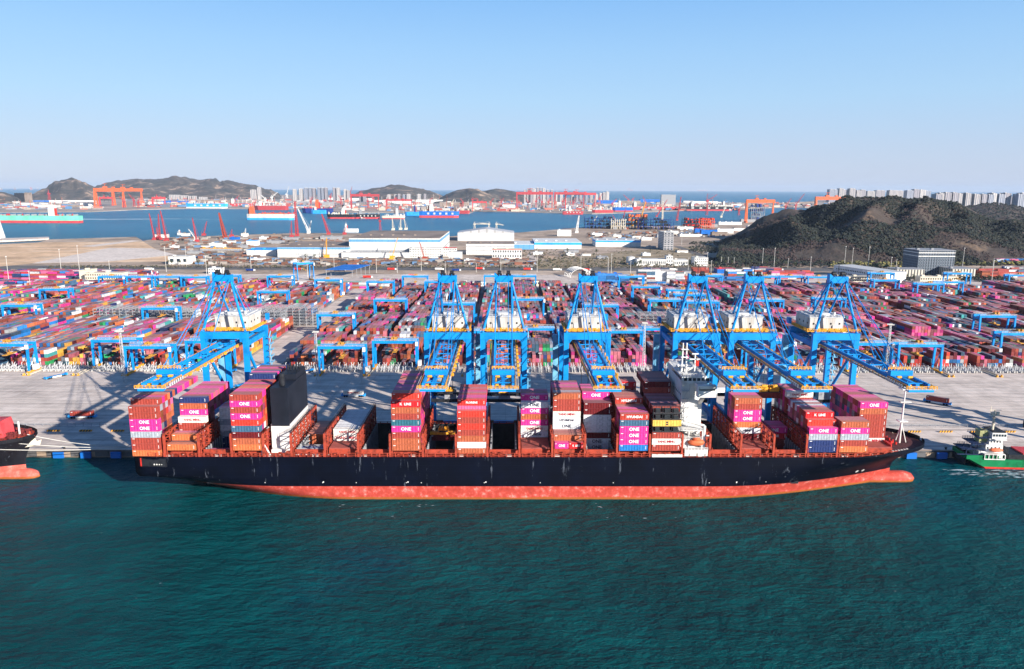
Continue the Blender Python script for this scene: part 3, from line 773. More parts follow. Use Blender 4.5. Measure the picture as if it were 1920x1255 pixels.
for sg in (-1, 1):
    ya, yb = (ta-1.0, -HB+1.0) if sg < 0 else (tb+1.0, HB-1.0)
    y_lo, y_hi = min(ya, yb), max(ya, yb)
    mb.box(wx0, y_lo, 48.6, wx1, y_hi, 49.2); mb.box(wx1-.2, y_lo, 49.2, wx1, y_hi, 50.3); mb.box(wx0, y_lo, 49.2, wx0+.2, y_hi, 50.3)
    e = y_lo if sg < 0 else y_hi-3.2
    mb.box(wx0-.4, e, 45.6, wx1+.6, e+3.2, 50.6)
    p0 = (wx0+3, ta if sg < 0 else tb, 40.5); mb.beam(p0, (wx0+3, yb-sg*2, 46.6), 1.5, 1.2); 
    mb.q([(wx0+2, ya+1.0*(-sg), 48.6), (wx0+2, yb, 48.6), (wx0+2, ya+1.0*(-sg), 38.5), (wx0+3.2, ya+1.0*(-sg), 48.6), (wx0+3.2, yb, 48.6), (wx0+3.2, ya+1.0*(-sg), 38.5)],
         [(0, 1, 2), (5, 4, 3), (0, 3, 4, 1), (1, 4, 5, 2), (2, 5, 3, 0)]) if sg > 0 else None
mb.obj('bridge_wings', white, ship)
mb = MB()                                                                     # roof: mast, radars, domes
rx = (tx0+tx1)/2
mb.rail((tx0, ta, 52.6), (tx1+1, ta, 52.6), 1.1, 1.6, .14); mb.rail((tx0, tb, 52.6), (tx1+1, tb, 52.6), 1.1, 1.6, .14); mb.rail((tx1+1, ta, 52.6), (tx1+1, tb, 52.6), 1.1, 1.6, .14)
mb.rail((tx0, ta, 52.6), (tx0, tb, 52.6), 1.1, 1.6, .14)
for dx in (-1, 1): mb.cyl((rx-2.6+dx, ta+6, 52.6), (rx-2.6+dx*.8, ta+6, 66), .42, 8, .3)
for z in (56, 59.5, 63): mb.box(rx-4.2, ta+5, z, rx-1, ta+7, z+.3)
mb.cyl((rx+1.6, ta+4, 52.6), (rx+1.6, ta+4, 61.5), .4, 8, .3); mb.box(rx-.8, ta+3.4, 59, rx+4, ta+4.6, 59.4); mb.box(rx+.2, ta+3.7, 61.3, rx+3, ta+4.2, 61.8); mb.cyl((rx+4, ta+9, 52.6), (rx+4, ta+9, 58), .25, 6)
mb.blob((rx+2.5, ta+9, 54.4), 1.1, 10, 6); mb.blob((rx-4, ta+12, 54), .9, 10, 6); mb.box(rx-3, ta+8, 52.6, rx+2, ta+13, 54.4); mb.beam((rx+4, ta+2, 52.6), (rx+4, ta+2, 56), .2)
mb.obj('radar_mast', white, ship)
MB().box(rx+1.9, ta+3.9, 56, rx+3.4, ta+4.0, 58.6).obj('flag', redp, ship)
mb = MB()                                                                     # lower accommodation and boat deck
bx0, bx1 = Y(1284, 840, 304)[0]-XS, Y(1327, 840, 304)[0]-XS
yn = -HB+.3
mb.box(bx0, yn, DZ+.4, bx1, yn+1.2, 22.6); mb.box(bx0, yn+1.2, 22.2, bx1, ta, 22.5)
mb.box(bx0-3.4, yn+3, 22.5, bx1-5, ta, 26.2); mb.box(bx0-3.6, yn+2.4, 30.2, bx1-1.4, ta, 30.5); mb.box(bx0-3.6, yn+2.4, 26.2, bx1-2, ta, 26.45)
for x in (bx0-3.4, bx0+2, bx1-2): mb.cyl((x, yn+2.7, 22.5), (x, yn+2.7, 30.3), .25, 8)
mb.cyl((bx1-1.2, yn+3, 22.3), (bx1-1.2, yn+3, 32.4), .7, 10); mb.cyl((bx1-1.2, yn+3, 32.4), (bx1-9.5, yn+4.6, 34.2), .55, 10); mb.cyl((bx1-1.2, yn+3, 28), (bx1+1.4, yn+3, 28), .35, 8)
mb.rail((bx0, yn, 22.5), (bx1, yn, 22.5), 1.1, 1.4, .14); mb.rail((bx0-3.6, yn+2.4, 30.4), (bx1-1.4, yn+2.4, 30.4), 1.1, 1.4, .14); mb.rail((bx0-3.6, yn+2.4, 26.4), (bx1-2, yn+2.4, 26.4), 1.1, 1.4, .14)
mb.box(bx0-14, -HB+.2, DZ-.2, bx0-1, -HB+.9, DZ+1.1)
mb.obj('boat_deck', white, ship)
mb = MB(); L_ = 7.4; n = 10; vs = []; fs = []
for i in range(n+1):
    t = i/n*2-1; k = math.sqrt(max(0.02, 1-abs(t)**2.6))
    for a in range(10):
        an = 2*math.pi*a/10; vs.append((t*L_/2, 1.5*k*math.cos(an), 1.55*k*math.sin(an)*(1 if math.sin(an) < 0 else .95)))
for i in range(n):
    for a in range(10): p = i*10+a; q_ = i*10+(a+1) % 10; fs.append((p, q_, q_+10, p+10))
mb.q(vs, fs); mb.box(-1.6, -.8, 1.0, 1.4, .8, 2.1)
lb = mb.obj('lifeboat', orangep, ship, True); lb.location = (bx0+5.2, yn+2.2, 25.2)
# hull marks: bow thruster discs and draught marks, tiny portholes
def hullmark(mb, u, z, r):
    x = XS+u; y = -hull_half(x, z)-.10; n = 14
    sl = (hull_half(x, z+1)-hull_half(x, z-1))/2; sx = (hull_half(x+1, z)-hull_half(x-1, z))/2
    vs = [(u+r*math.cos(2*math.pi*k/n), y-sx*r*math.cos(2*math.pi*k/n)-sl*r*math.sin(2*math.pi*k/n), z+r*math.sin(2*math.pi*k/n)) for k in range(n)]
    mb.q(vs, [tuple(range(n))])
mb = MB()
for px, py in ((1611, 878), (1625, 876)): hullmark(mb, Y(px, py, 314)[0]-XS, 8.2, .75)
for px in (497, 605, 668, 762, 790, 908, 1013, 1150, 1330, 1381, 1438): hullmark(mb, Y(px, 903, 303.4)[0]-XS, 7.8, .2)
for px in (606.5, 765, 911, 1381.5): hullmark(mb, Y(px, 903, 303.4)[0]-XS, 8.1, .3)
mb.each('draught_mark', white, ship)
# mooring lines of the big ship
def rope(name, p, q, sag, label, m=ropem, r=.13):
    mb = MB(); p, q = Vector(p), Vector(q); prev = p
    for i in range(1, 15):
        t = i/14; e = p.lerp(q, t); e.z -= sag*4*t*(1-t); mb.cyl(prev, e, r, 5); prev = e
    tag(mb.obj(name, m), label, 'rope', 'mooring ropes')
rope('mooring_rope', (XE-8, SY+10, DZ+.4), (XE+14, QY+1.6, 4.8), 2, 'upper mooring rope from the big ship bow to the quay bollard')
rope('mooring_rope', (XE-11, SY+12, DZ+.2), (XE+9, QY+1.6, 4.8), 3, 'lower slack mooring rope from the big ship bow to the quay')

# ------------------------------------------------------------------ cargo of the ship
RAND = 'PPPpprrrrbbboorrddkgwsssenP'
stacks = {}       # (slot,row) -> (base z, string of codes)
def S(slot, ra, rb, base, front, tiers=None, rest=RAND):
    """rows ra..rb; the first row is written out, the rows behind it take random colours"""
    for r_ in range(ra, rb+1):
        if r_ == ra: st = front
        else:
            n = tiers if tiers else len(front)
            st = ''.join(random.choice(rest) for _ in range(n))
        stacks[(slot, r_)] = (base, st)
rs = RAND
S('A', 0, 0, 19.4, 'orrgPPrr'); S('A', 1, 16, 19.4, 'oprPgrbgr', 9, 'PpprrbboosssePPrbogk')
S('B', 0, 1, 22, 'o'); S('B', 2, 3, 22, 'ro'); S('B', 5, 5, 22, 'rrrY'); S('B', 6, 16, 22, 'rrrdPbk', 7, 'PPprrbsss')
S('C', 1, 3, 14, 'dd'); S('C', 9, 16, 15, 'kkgwgww')
S('D', 0, 0, 22, 'obdnePrPr'); S('D', 1, 9, 22, 'obrPePrPr', 9, 'PprbooeeswP'); S('D', 10, 16, 22, 'rrrrrrrrrk', 10, 'PprskrP')
S('F', 1, 5, 14, 'kw', 2, 'wkB'); S('F', 9, 16, 8, 'bbbbb', 5, 'bbbor')
S('G', 0, 3, 21.95-.0, '', 0); S('G', 5, 16, 22, 'YY', 2, 'w')
S('I', 0, 0, 22, 'bbrPTrbK'); S('I', 1, 16, 22, 'rPrbPPpre', 9, 'PPPpprroe')
S('K', 0, 0, 20.4, 'bwbrere'); S('K', 1, 10, 22, 'rrrrrrpR', 8, 'PPpprssre')
S('M', 7, 7, 22, 'hYPbPW'); S('M', 8, 11, 22, 'rrrrrrP', 7, 'Ppprsk')
S('N', 2, 4, 22, 'rb', 2, 'gknr'); S('N', 5, 5, 22, 'rrWhYrrb'); S('N', 6, 13, 22, 'rrrrrrrg', 8, 'PpPsrg')
S('O', 6, 8, 16.9, 'WWdwwwdd', 8, 'dsPp'); S('O', 9, 14, 16.9, 'rrrrrrrrP', 9, 'PrP')
S('P', 0, 5, 22, 'BPPPnH', 6, 'rbsrPpe'); S('P', 6, 10, 22, 'rrrrrrH', 7, 'rrbs'); S('P', 13, 16, 22, 'rrrrrrHK', 8, 'rrbd')
S('Q', 0, 0, 22, 'rYrFMFF'); S('Q', 1, 8, 22, 'rrrrrrr', 7, 'rbsrd'); S('Q', 9, 16, 22, 'rrrrrrrrd', 9, 'drr')
S('T', 6, 9, 22, 'dmoPPrb', 7, 'bPrpp')
S('U', 8, 11, 15, 'rrKP', 4, 'PrPp')
S('V', 0, 0, 21.4, 'kkgP'); S('V', 1, 1, 21.4, 'kkrre'); S('V', 2, 9, 21.4, 'rrPrrK', 6, 'rsppbgw'); S('V', 11, 16, 21.4, 'rrrrrrY', 7, 'PYprc')
S('W', 0, 2, 21.4, 'orgPb', 5, 'rbsP')
S('X', 5, 16, 20.8, 'YrrrroP'.replace('oP', 'bP'), 7, 'PPprrsgBkd')
LBIG = {('G', 5, 0), ('X', 5, 0)}
row_y = lambda r_: 304.1 + 2.52*r_
loaded = [s for s in SLOTS if any(k[0] == s and v[1] for k, v in stacks.items())]
cand = []
def height(slot, r_):
    v = stacks.get((slot, r_)); return (v[0]+len(v[1])*HC) if v and v[1] else 0
for (slot, r_), (base, st) in stacks.items():
    i = SLOTS.index(slot); xa, xb = edges[i], edges[i+1]; cx = (xa+xb)/2
    if slot == 'A': cx = edges[1]-1.5-LC/2
    side = SLOTS[i+1] if (cx < 5 and i+1 < len(SLOTS)) else SLOTS[i-1] if cx >= 5 else None
    for t, c in enumerate(st):
        z = base+t*HC; y = row_y(r_); top = z+HC
        fr_ = max(0, min(HC, top-max(height(slot, r_-1), 0))) if r_ > 0 else HC
        # what hides the front: lower parts of nearer rows
        tp = 1 if t == len(st)-1 else 0
        sh = height(side, r_) if side else 0
        sd = 1 if top-sh > .5 else 0
        score = fr_/HC*LC*HC*.95 + tp*LC*WC*.3 + sd*WC*HC*min(.5, abs(cx)/y)
        if z < 19: score *= .5
        if score > .5: cand.append((score/(y*y)*1e5, slot, r_, t, c, cx-LC/2, y, z))
cand.sort(key=lambda a: -a[0])
NIND = 288
STUFF = MB()
def stuff_box(x, y, z, sx, sy, sz, col, faces=(0, 1, 3, 4, 5)):
    vs = [(a, b, c) for a in (x, x+sx) for b in (y, y+sy) for c in (z, z+sz)]
    n = len(STUFF.v); STUFF.v += vs
    for k in (0, 1, 2, 3, 5): STUFF.f.append(tuple(i+n for i in BOXF[k])); STUFF.m.append(0); STUFF.c.append(col)
def jitc(code):
    c = PAL[code]; j = random.choice((.45, .65, .85, .95, 1.05))*random.uniform(.85, 1.15); return tuple(min(.85, v*j+random.uniform(0, .015)) for v in c)
for q_, (sc_, slot, r_, t, c, x, y, z) in enumerate(cand):
    if q_ < NIND:
        bi = loaded.index(slot)
        bayn = 'bay at the stern' if bi == 0 else 'bay nearest the bow' if bi == len(loaded)-1 else '%s bay from the stern' % nth(bi)
        front = (stacks[(slot, r_)][1][t] == c)
        isfr = height(slot, r_-1) <= z+.5 or r_ == 0
        ln = LETN.get(c, '') if isfr else ''
        lab = '%s container %s%s layer up, %s row, %s' % (CNAME[c], (ln+', ') if ln else '', nth(t), nth(r_), bayn)
        o = put_container(c, x, y, z, lab, 'containers stacked on the big ship', letters=isfr)
        if (slot, r_, t) in LBIG:
            for ch in [k for k in COL.objects if k.parent == o and k.name.startswith('lettering')]: ch.data = L_ymb
    else: stuff_box(x, y, z, LC, WC, HC, jitc(c))
# short boxes low in bay N
put_container('P', BX[12]+1.2, row_y(1), 22, 'short magenta container with white lettering low beside a short red one amid the ship', 'containers stacked on the big ship', short=True)
put_container('K', BX[12]+7.4, row_y(1), 22, 'short red container with white lettering low beside a short magenta one amid the ship', 'containers stacked on the big ship', short=True)
# ================================================================== QUAY CRANES
housem = paint('house_cream', (.50, .485, .45), .6, .25, .25, dirt=(.30, .28, .25), streak=True)
def make_sts():
    t = thing('quay_crane', 'x', 'crane', group='blue quay cranes')
    HXl, TOPZ = 10.3, 54.0
    for sx in (-1, 1):
        for y in (0, 30):
            m = MB(); m.box(sx*HXl-1.25, y-1.1, 4, sx*HXl+1.25, y+1.1, TOPZ+1.3-2.3*(y > 0)); m.obj('leg', crane_blue, t)
            b = MB(); b.box(sx*HXl-4.8, y-.7, 1.8, sx*HXl+4.8, y+.7, 4.0)
            for k in range(-2, 3): b.box(sx*HXl+k*2-.75, y-.5, .6, sx*HXl+k*2+.75, y+.5, 1.8); b.cyl((sx*HXl+k*2-.4, y-.35, .45), (sx*HXl+k*2-.4, y+.35, .45), .42, 8)
            b.obj('bogie', darkm, t)
    m = MB(); m.box(-11.6, -1.3, TOPZ+1.3, 11.6, 1.3, TOPZ+4.6)
    for sx in (-1, 1):                       # haunches
        m.prism_xz([(sx*8.9, TOPZ+1.3), (sx*8.9, TOPZ-.6), (sx*7.4, TOPZ+1.3)], -1.1, 1.1)
    m.obj('portal_beam', crane_blue, t)
    m = MB(); m.box(-11.6, 28.7, TOPZ-1, 11.6, 31.3, TOPZ+2.6); m.obj('portal_beam', crane_blue, t)
    for y in (0, 30):
        m = MB(); m.box(-9, y-.6, 2.2, 9, y+.6, 3.8); m.obj('tie_beam', crane_blue, t)
    for sx in (-1, 1):
        m = MB(); m.box(sx*HXl-.9, 1.1, 14.6, sx*HXl+.9, 28.9, 17); m.box(sx*HXl-.9, 1.1, TOPZ-2.6, sx*HXl+.9, 28.6, TOPZ); m.each('side_beam', crane_blue, t)
        m = MB(); m.cyl((sx*HXl, 1.2, TOPZ-4), (sx*HXl, 28.8, 18), .75, 10); m.obj('diagonal_brace', crane_blue, t)
        # stairs and lift in the leg
    m = MB()
    for k in range(11):
        z = 17+k*3.3; m.box(12.0, 27, z, 14.2, 31, z+.15); m.rail((14.2, 27, z), (14.2, 31, z), 1, 2, .1); m.beam((13, 27.4, z), (13, 30.6, z+3.3), .5, .15)
    m.obj('stair_tower', crane_pale, t); m = MB(); m.box(-15, 28, 15, -12.2, 30.6, 52); m.obj('lift_shaft', crane_pale, t)
    # boom and trolley girder
    b = MB()
    for sx in (-1, 1):
        b.box(sx*3.9-.42, -77, 51.2, sx*3.9+.42, 50, 53.0)
    for k in range(-7, 5):
        y = k*10.6
        b.beam((-3.4, y, 52.6), (3.4, y, 52.6), .4); b.beam((-3.4, y if k % 2 else y+10.6, 52.4), (3.4, y+10.6 if k % 2 else y, 52.4), .28)
    b.obj('boom', crane_blue, t)
    e = MB(); e.box(-4.6, -63.6, 53.0, 4.6, -61.4, 55.0); e.box(-5.0, -79, 50.2, 5.0, -76.6, 51.2)
    e.box(-.7, -76, 51.2, .7, -64, 52.6); e.obj('boom_tip_frame', crane_blue, t)
    wk = MB()                                # light walkways, striped panels near the tip
    for sx in (-1, 1):
        wk.box(sx*5.2-.55, -76.6, 50.9, sx*5.2+.55, 40, 51.1)
        for k in range(7): wk.box(sx*6.05-.06, -75.6+k*1.95, 51.1, sx*6.05+.06, -74.6+k*1.95, 52.4)
    wk.box(-6, -79.2, 51.2, 6, -76.4, 51.4); wk.obj('walkway', lgrey, t)
    yr = MB()
    yr.rail((6.0, -62, 51.1), (6.0, 38, 51.1), 1.15, 2.6, .22); yr.rail((-6.0, -62, 51.1), (-6.0, 38, 51.1), 1.15, 2.6, .2)
    for sx in (-1, 1): yr.rail((sx*5, -79.2, 51.4), (sx*5, -62, 51.4), 1.15, 2, .22)
    yr.rail((-6, -79.2, 51.4), (6, -79.2, 51.4), 1.15, 1.5, .22); yr.rail((-4.6, -61.4, 55), (4.6, -61.4, 55), 1.15, 1.3, .26)
    for sx in (-1, 1):
        yr.cyl((sx*2.3-.9, -66, 53.0), (sx*2.3+.9, -66, 53.0), .5, 10); yr.box(sx*2.4-.6, -75, 51.3, sx*2.4+.6, -74, 52.1)
        for q_ in range(5): yr.box(sx*2.9-.2, -73+q_*1.8, 51.2, sx*2.9+.25, -72.4+q_*1.8, 52.2)
        yr.box(sx*2.3-1, -60.6, 53.1, sx*2.3+1, -59.4, 54.2)
    for k in range(12): yr.box(6.1, -58+k*8, 51.1, 6.9, -56.4+k*8, 52.2)
    yr.rail((-11.5, 1.2, 59.4), (11.5, 1.2, 59.4), 1.2, 1.4, .2); yr.rail((-11.5, -1.2, 59.4), (11.5, -1.2, 59.4), 1.1, 1.4, .16)
    for k in range(6): yr.box(-7.5+k*2.8, 3, 58.6, -6.5+k*2.8, 4.2, 60.2)
    yr.obj('yellow_rails', safety, t)
    # apex frame
    a = MB()
    for sx in (-1, 1):
        a.cyl((sx*HXl, 0, TOPZ+4.6), (sx*3.7, 3, 84), .68, 10, .5)
        a.cyl((sx*4.4, 24, 60), (sx*3.7, 3.6, 84), .5, 10)
    a.obj('apex_frame', crane_blue, t)
    a = MB(); a.box(-4.6, 1.6, 83.2, 4.6, 5, 86.4); a.prism_xz([(-4.6, 86.4), (-2.8, 86.4), (-4.2, 87.6), (-4.6, 87.6)], 1.8, 4.8); a.obj('apex_beam', crane_blue, t)
    a = MB()
    for sx in (-1, 1): a.cyl((sx*2.2-.9, 3, 87.6), (sx*2.2+.9, 3, 87.6), 1.2, 12); a.box(sx*2.2-1.3, 2, 86.4, sx*2.2+1.3, 4.4, 87.2)
    a.beam((0, 3, 86), (0, 3, 92), .25); a.obj('sheaves', darkm, t)
    st = MB()
    for sx in (-1, 1):
        st.cyl((sx*3.7, 2, 84.5), (sx*3.9, -62, 53.2), .2, 6); st.cyl((sx*3.7, 2, 84.2), (sx*3.9, -33, 53.2), .2, 6)
        st.cyl((sx*3.7, 4.6, 84.5), (sx*4.2, 40, 53.2), .18, 6)
        st.cyl((sx*2.2, 3, 87.5), (sx*2.0, -60, 53.6), .12, 5)
    st.obj('boom_stays', crane_blue, t)
    # machinery house
    h = MB(); h.box(-8.6, 11.5, 58.2, 8.6, 30, 64.4); mh = h.obj('machinery_house', housem, t)
    h = MB(); h.box(-9.0, 11.1, 64.4, 9.0, 30.4, 64.75)
    for k in range(5): h.box(-8.4+k*3.7, 12, 64.75, -7.4+k*3.7, 29, 65.2)
    h.box(-3, 14, 64.75, 2.5, 18, 66.2); h.cyl((5.4, 16, 64.7), (5.4, 16, 66.6), .7, 10); h.rail((-8.8, 11.3, 64.7), (8.8, 11.3, 64.7), 1.1, 1.6, .12); h.rail((-8.8, 30, 64.7), (8.8, 30, 64.7), 1.1, 1.6, .12); h.obj('house_roof', lgrey, mh); h = MB()
    for k in range(9): h.box(-8.5+k*2.1, 11.44, 58.6, -8.3+k*2.1, 11.5, 64.2)
    h.box(-5.6, 11.2, 58.6, -3.6, 11.5, 61.2); h.box(3, 10.9, 58.6, 5.6, 11.5, 60.4); h.obj('wall_panels', lgrey, mh)
    h = MB()
    for x in (-7, 1.8, 6.2): h.box(x, 11.36, 60.8, x+.8, 11.44, 61.7)
    for y in (14, 19, 24): h.box(8.6, y, 60.8, 8.68, y+1.1, 61.7); h.box(-8.68, y, 60.8, -8.6, y+1.1, 61.7)
    h.each('window', darkm, mh)
    h = MB(); h.box(-10.6, 9, 57.4, 10.6, 32.4, 58.0); h.rail((-10.6, 9, 58), (10.6, 9, 58), 1.15, 1.3, .2); h.rail((10.6, 9, 58), (10.6, 32, 58), 1.15, 1.5, .18); h.rail((-10.6, 9, 58), (-10.6, 32, 58), 1.15, 1.5, .18); h.obj('house_platform', safety, t)
    h = MB(); h.box(-13.2, 27.5, 58.4, -11.7, 31, 61.5); h.box(12, 26, 60, 13.6, 28.4, 63.4); h.each('electric_box', crane_blue, t)
    # trolley, cab, head block, spreader
    ty = 33.5
    tr = MB(); tr.box(-5, ty-4, 49.2, 5, ty+4, 50.4); tr.box(-3, ty-3, 50.4, 3, ty+3, 51.6); tr.obj('trolley', greym, t)
    tr = MB(); tr.box(1.2, ty-7.2, 44.8, 4, ty-4, 48.6); oc = tr.obj('operator_cab', offwhite, t); MB().box(1.35, ty-7.28, 45.2, 3.85, ty-7.2, 47).obj('cab_window', glass, oc)
    # second trolley platform under the landside beam
    p = MB(); p.box(-9.4, 8, 20.6, 9.4, 9.4, 22.2); p.box(-9.4, 20, 20.6, 9.4, 21.4, 22.2); p.box(-2.4, 11, 22.4, 2.4, 18, 26.2); p.obj('transfer_platform', darkm, t)
    p = MB(); p.box(-2.6, 7.6, 22.4, 3.4, 12, 27); p.obj('trolley_house', greym, t)
    return t
sts = make_sts(); index_children(sts)
STSX = [421.5, 839.5, 944.5, 1101, 1305, 1410, 1566]
STSL = ['blue quay crane standing alone at the left with its boom over the ship stern',
        'blue quay crane behind the pink stack right of the black funnel',
        'blue quay crane whose boom points straight at the viewer, in the middle',
        'blue quay crane to the left of the ship deckhouse, boom sloping right',
        'blue quay crane directly behind the white ship deckhouse',
        'blue quay crane in the middle of the three on the right',
        'rightmost blue quay crane with its boom reaching over the bow']
crane_x = []
for i, px in enumerate(STSX):
    x = Y(px, 640, 361)[0]; crane_x.append(x)
    if i == 0: sts.location = (x, 361, 4); sts['label'] = STSL[0]
    else: clone(sts, (x, 361, 4), label=STSL[i])
# one more crane just out of frame on the right throws its shadow on the quay and one on the left
offc = clone(sts, (Y(2080, 640, 361)[0], 361, 4), label='blue quay crane just past the right edge of the picture')
# spreaders hanging from the cranes: ropes + frame
def make_spreader():
    t = thing('crane_spreader', 'x', 'spreader', group='container spreaders hanging from quay cranes')
    s = MB(); s.box(-6, -1.1, 0, 6, -.7, .5); s.box(-6, .7, 0, 6, 1.1, .5); s.box(-6.1, -1.2, -.3, -5.6, 1.2, .4); s.box(5.6, -1.2, -.3, 6.1, 1.2, .4); s.box(-1.8, -1, .5, 1.8, 1, 1.3)
    s.obj('frame', darkm, t)
    s = MB(); s.box(-2.4, -.8, 1.3, 2.4, .8, 2.2)
    for x in (-1.6, -.5, .6, 1.7): s.cyl((x-.3, 0, 2.7), (x+.3, 0, 2.7), .6, 10)
    s.obj('head_block', safety, t)
    return t
spr = make_spreader(); index_children(spr)
spl = [(842, 738, 368, 'over the quay left of the pink containers'), (944, 741, 352, 'hanging over the open hold in the ship middle'), (1103, 738, 368, 'below the crane left of the deckhouse'),
       (1329, 738, 372, 'over the quay just right of the deckhouse')]
for i, (px, py, D, lab) in enumerate(spl):
    x, z, s = Y(px, py, D); cxn = min(crane_x, key=lambda a: abs(a-x)); x = cxn
    o = spr if i == 0 else clone(spr)
    o.location = (x, D, z); o['label'] = 'dark container spreader with yellow head block ' + lab
    rp = MB()
    for sx in (-1, 1):
        for sy in (-.6, .6): rp.cyl((sx*1.6, sy, 2.8), (sx*2.2, sy*2, 54-z), .09, 5)
    rp.obj('hoist_ropes', darkm, o)
# spreader lowering into the hold left of mid-ship, and one carrying a red container
x, z, s = Y(828, 806, 335); x2 = crane_x[1]
o = clone(spr, ((edges[9]+edges[10])/2, 326, 22.6), label='yellow spreader sitting low over the open hold right of the pink stack')
ys = MB(); ys.box(-6.1, -1.25, -.5, 6.1, 1.25, .6); ys.obj('yellow_frame', safety, o)
put_container('d', (edges[9]+edges[10])/2-6.1, 324.8, 19.3, 'dark maroon container just below the yellow spreader in the open hold', 'containers lifted by cranes')
x, z, s = Y(1440, 747, 340)
put_container('r', x-6.1, 340, z, 'brick-red container hanging in the air under a yellow spreader near the bow', 'containers lifted by cranes', letters=False)
o = clone(spr, (x, 341.2, z+HC+.3), label='yellow spreader holding a brick-red container in the air near the bow')
ys = MB()
for sx in (-1, 1): ys.box(sx*2.6-2.2, -1.8, .4, sx*2.6+2.2, 1.8, 2.4); ys.cyl((sx*2.6-1, -1.9, 3), (sx*2.6+1, -1.9, 3), .8, 10)
ys.obj('yellow_frame', safety, o)
rp = MB(); [rp.cyl((sx*2.4, 0, 3), (sx*2, 0, 54-z-HC), .09, 5) for sx in (-1, 1)]; rp.obj('hoist_ropes', darkm, o)

# ================================================================== YARD
PITCHX, SPAN = 34.0, 31.0
Y0B, Y1B = 536.0, 975.0
blocks = []
x = -197-SPAN
while x > -760: blocks.append((x, 'L')); x -= PITCHX
x = -163
while x < 700: blocks.append((x, 'R')); x += PITCHX
blocks.sort()
RKS = [(487, 592, 9, 3, 6, 'tall grey open steel rack among the containers left of the inland road'), (425, 600, 8, 3, 6, 'grey open steel rack behind the machinery house of the left crane'),
       (175, 588, 14, 3, 5, 'long grey open rack in the middle of the left yard'), (262, 593, 8, 3, 5, 'grey open rack just right of the long one in the left yard'), (1200, 600, 9, 3, 5, 'grey rack with white boxes between the middle quay cranes')]
RZ = []
for a_ in RKS:
    x, y, s = G(a_[0], a_[1], 14); RZ.append((x, x+a_[2]*6.2, y, y+a_[3]*6.2))
YW = {'L': 'PPPpprrrrrrrrrbbbbbooogwwwwkkBBBnnseeyytTGssrddg', 'R': 'PPpprrrrrrrrrbbbbbddoggwwwkkBBnnsettTTGssddrr'}
def yard_block(bx, side):
    nr, pitch = 10, 2.72; n = int((Y1B-Y0B)/13.0)
    xr = bx+1.9
    H = [[0]*n for _ in range(nr)]; C = {}
    zone = random.random()
    lev = 4
    for j in range(n):
        lev = max(3, min(5, lev+random.choice((-1, 0, 0, 0, 1))))
        gap = random.random() < .05
        pinkrun = random.random()
        for i in range(nr):
            h = lev+random.choice((-1, 0, 0, 0, 0))
            if gap: h = random.choice((0, 1, 2))
            if random.random() < .03: h = max(0, h-2)
            if j < 1: h = min(h, random.choice((2, 3, 4, 4)))
            H[i][j] = max(0, min(5, h))
            prev = C.get((i-1, j, 0)) if i and random.random() < .45 else None
            prv2 = C.get((i, j-1, 0)) if j and random.random() < .4 else None
            for t in range(H[i][j]):
                c = prev or prv2 or random.choice(YW[side])
                if random.random() < .22: c = random.choice(YW[side])
                if bx < -330 and random.random() < .3: c = random.choice('wBBnkyootwG')
                if pinkrun < .2 and random.random() < .6: c = random.choice('Pps')
                if .2 < pinkrun < .3 and random.random() < .6: c = random.choice('rb')
                C[(i, j, t)] = c
    for i in range(nr):
        for j in range(n):
            if any(a-2.5 < xr+i*pitch < b and c-13 < Y0B+j*13.0 < d for a, b, c, d in RZ): continue
            for t in range(H[i][j]):
                nb = [H[i-1][j] if i else 0, H[i+1][j] if i < nr-1 else 0, H[i][j-1] if j else 0, H[i][j+1] if j < n-1 else 0]
                if t < H[i][j]-1 and min(nb) > t: continue
                c = C[(i, j, t)]; col = jitc(c)
                if random.random() < .05:      # two short boxes
                    stuff_box(xr+i*pitch, Y0B+j*13.0, 4+t*2.7, WC, 6.0, 2.66, col)
                    stuff_box(xr+i*pitch, Y0B+j*13.0+6.3, 4+t*2.7, WC, 6.0, 2.66, jitc(random.choice(YW[side])))
                else: stuff_box(xr+i*pitch, Y0B+j*13.0, 4+t*2.7, WC, LC, 2.66, col)
RACKS = {}
for bx, sd in blocks: yard_block(bx, sd)
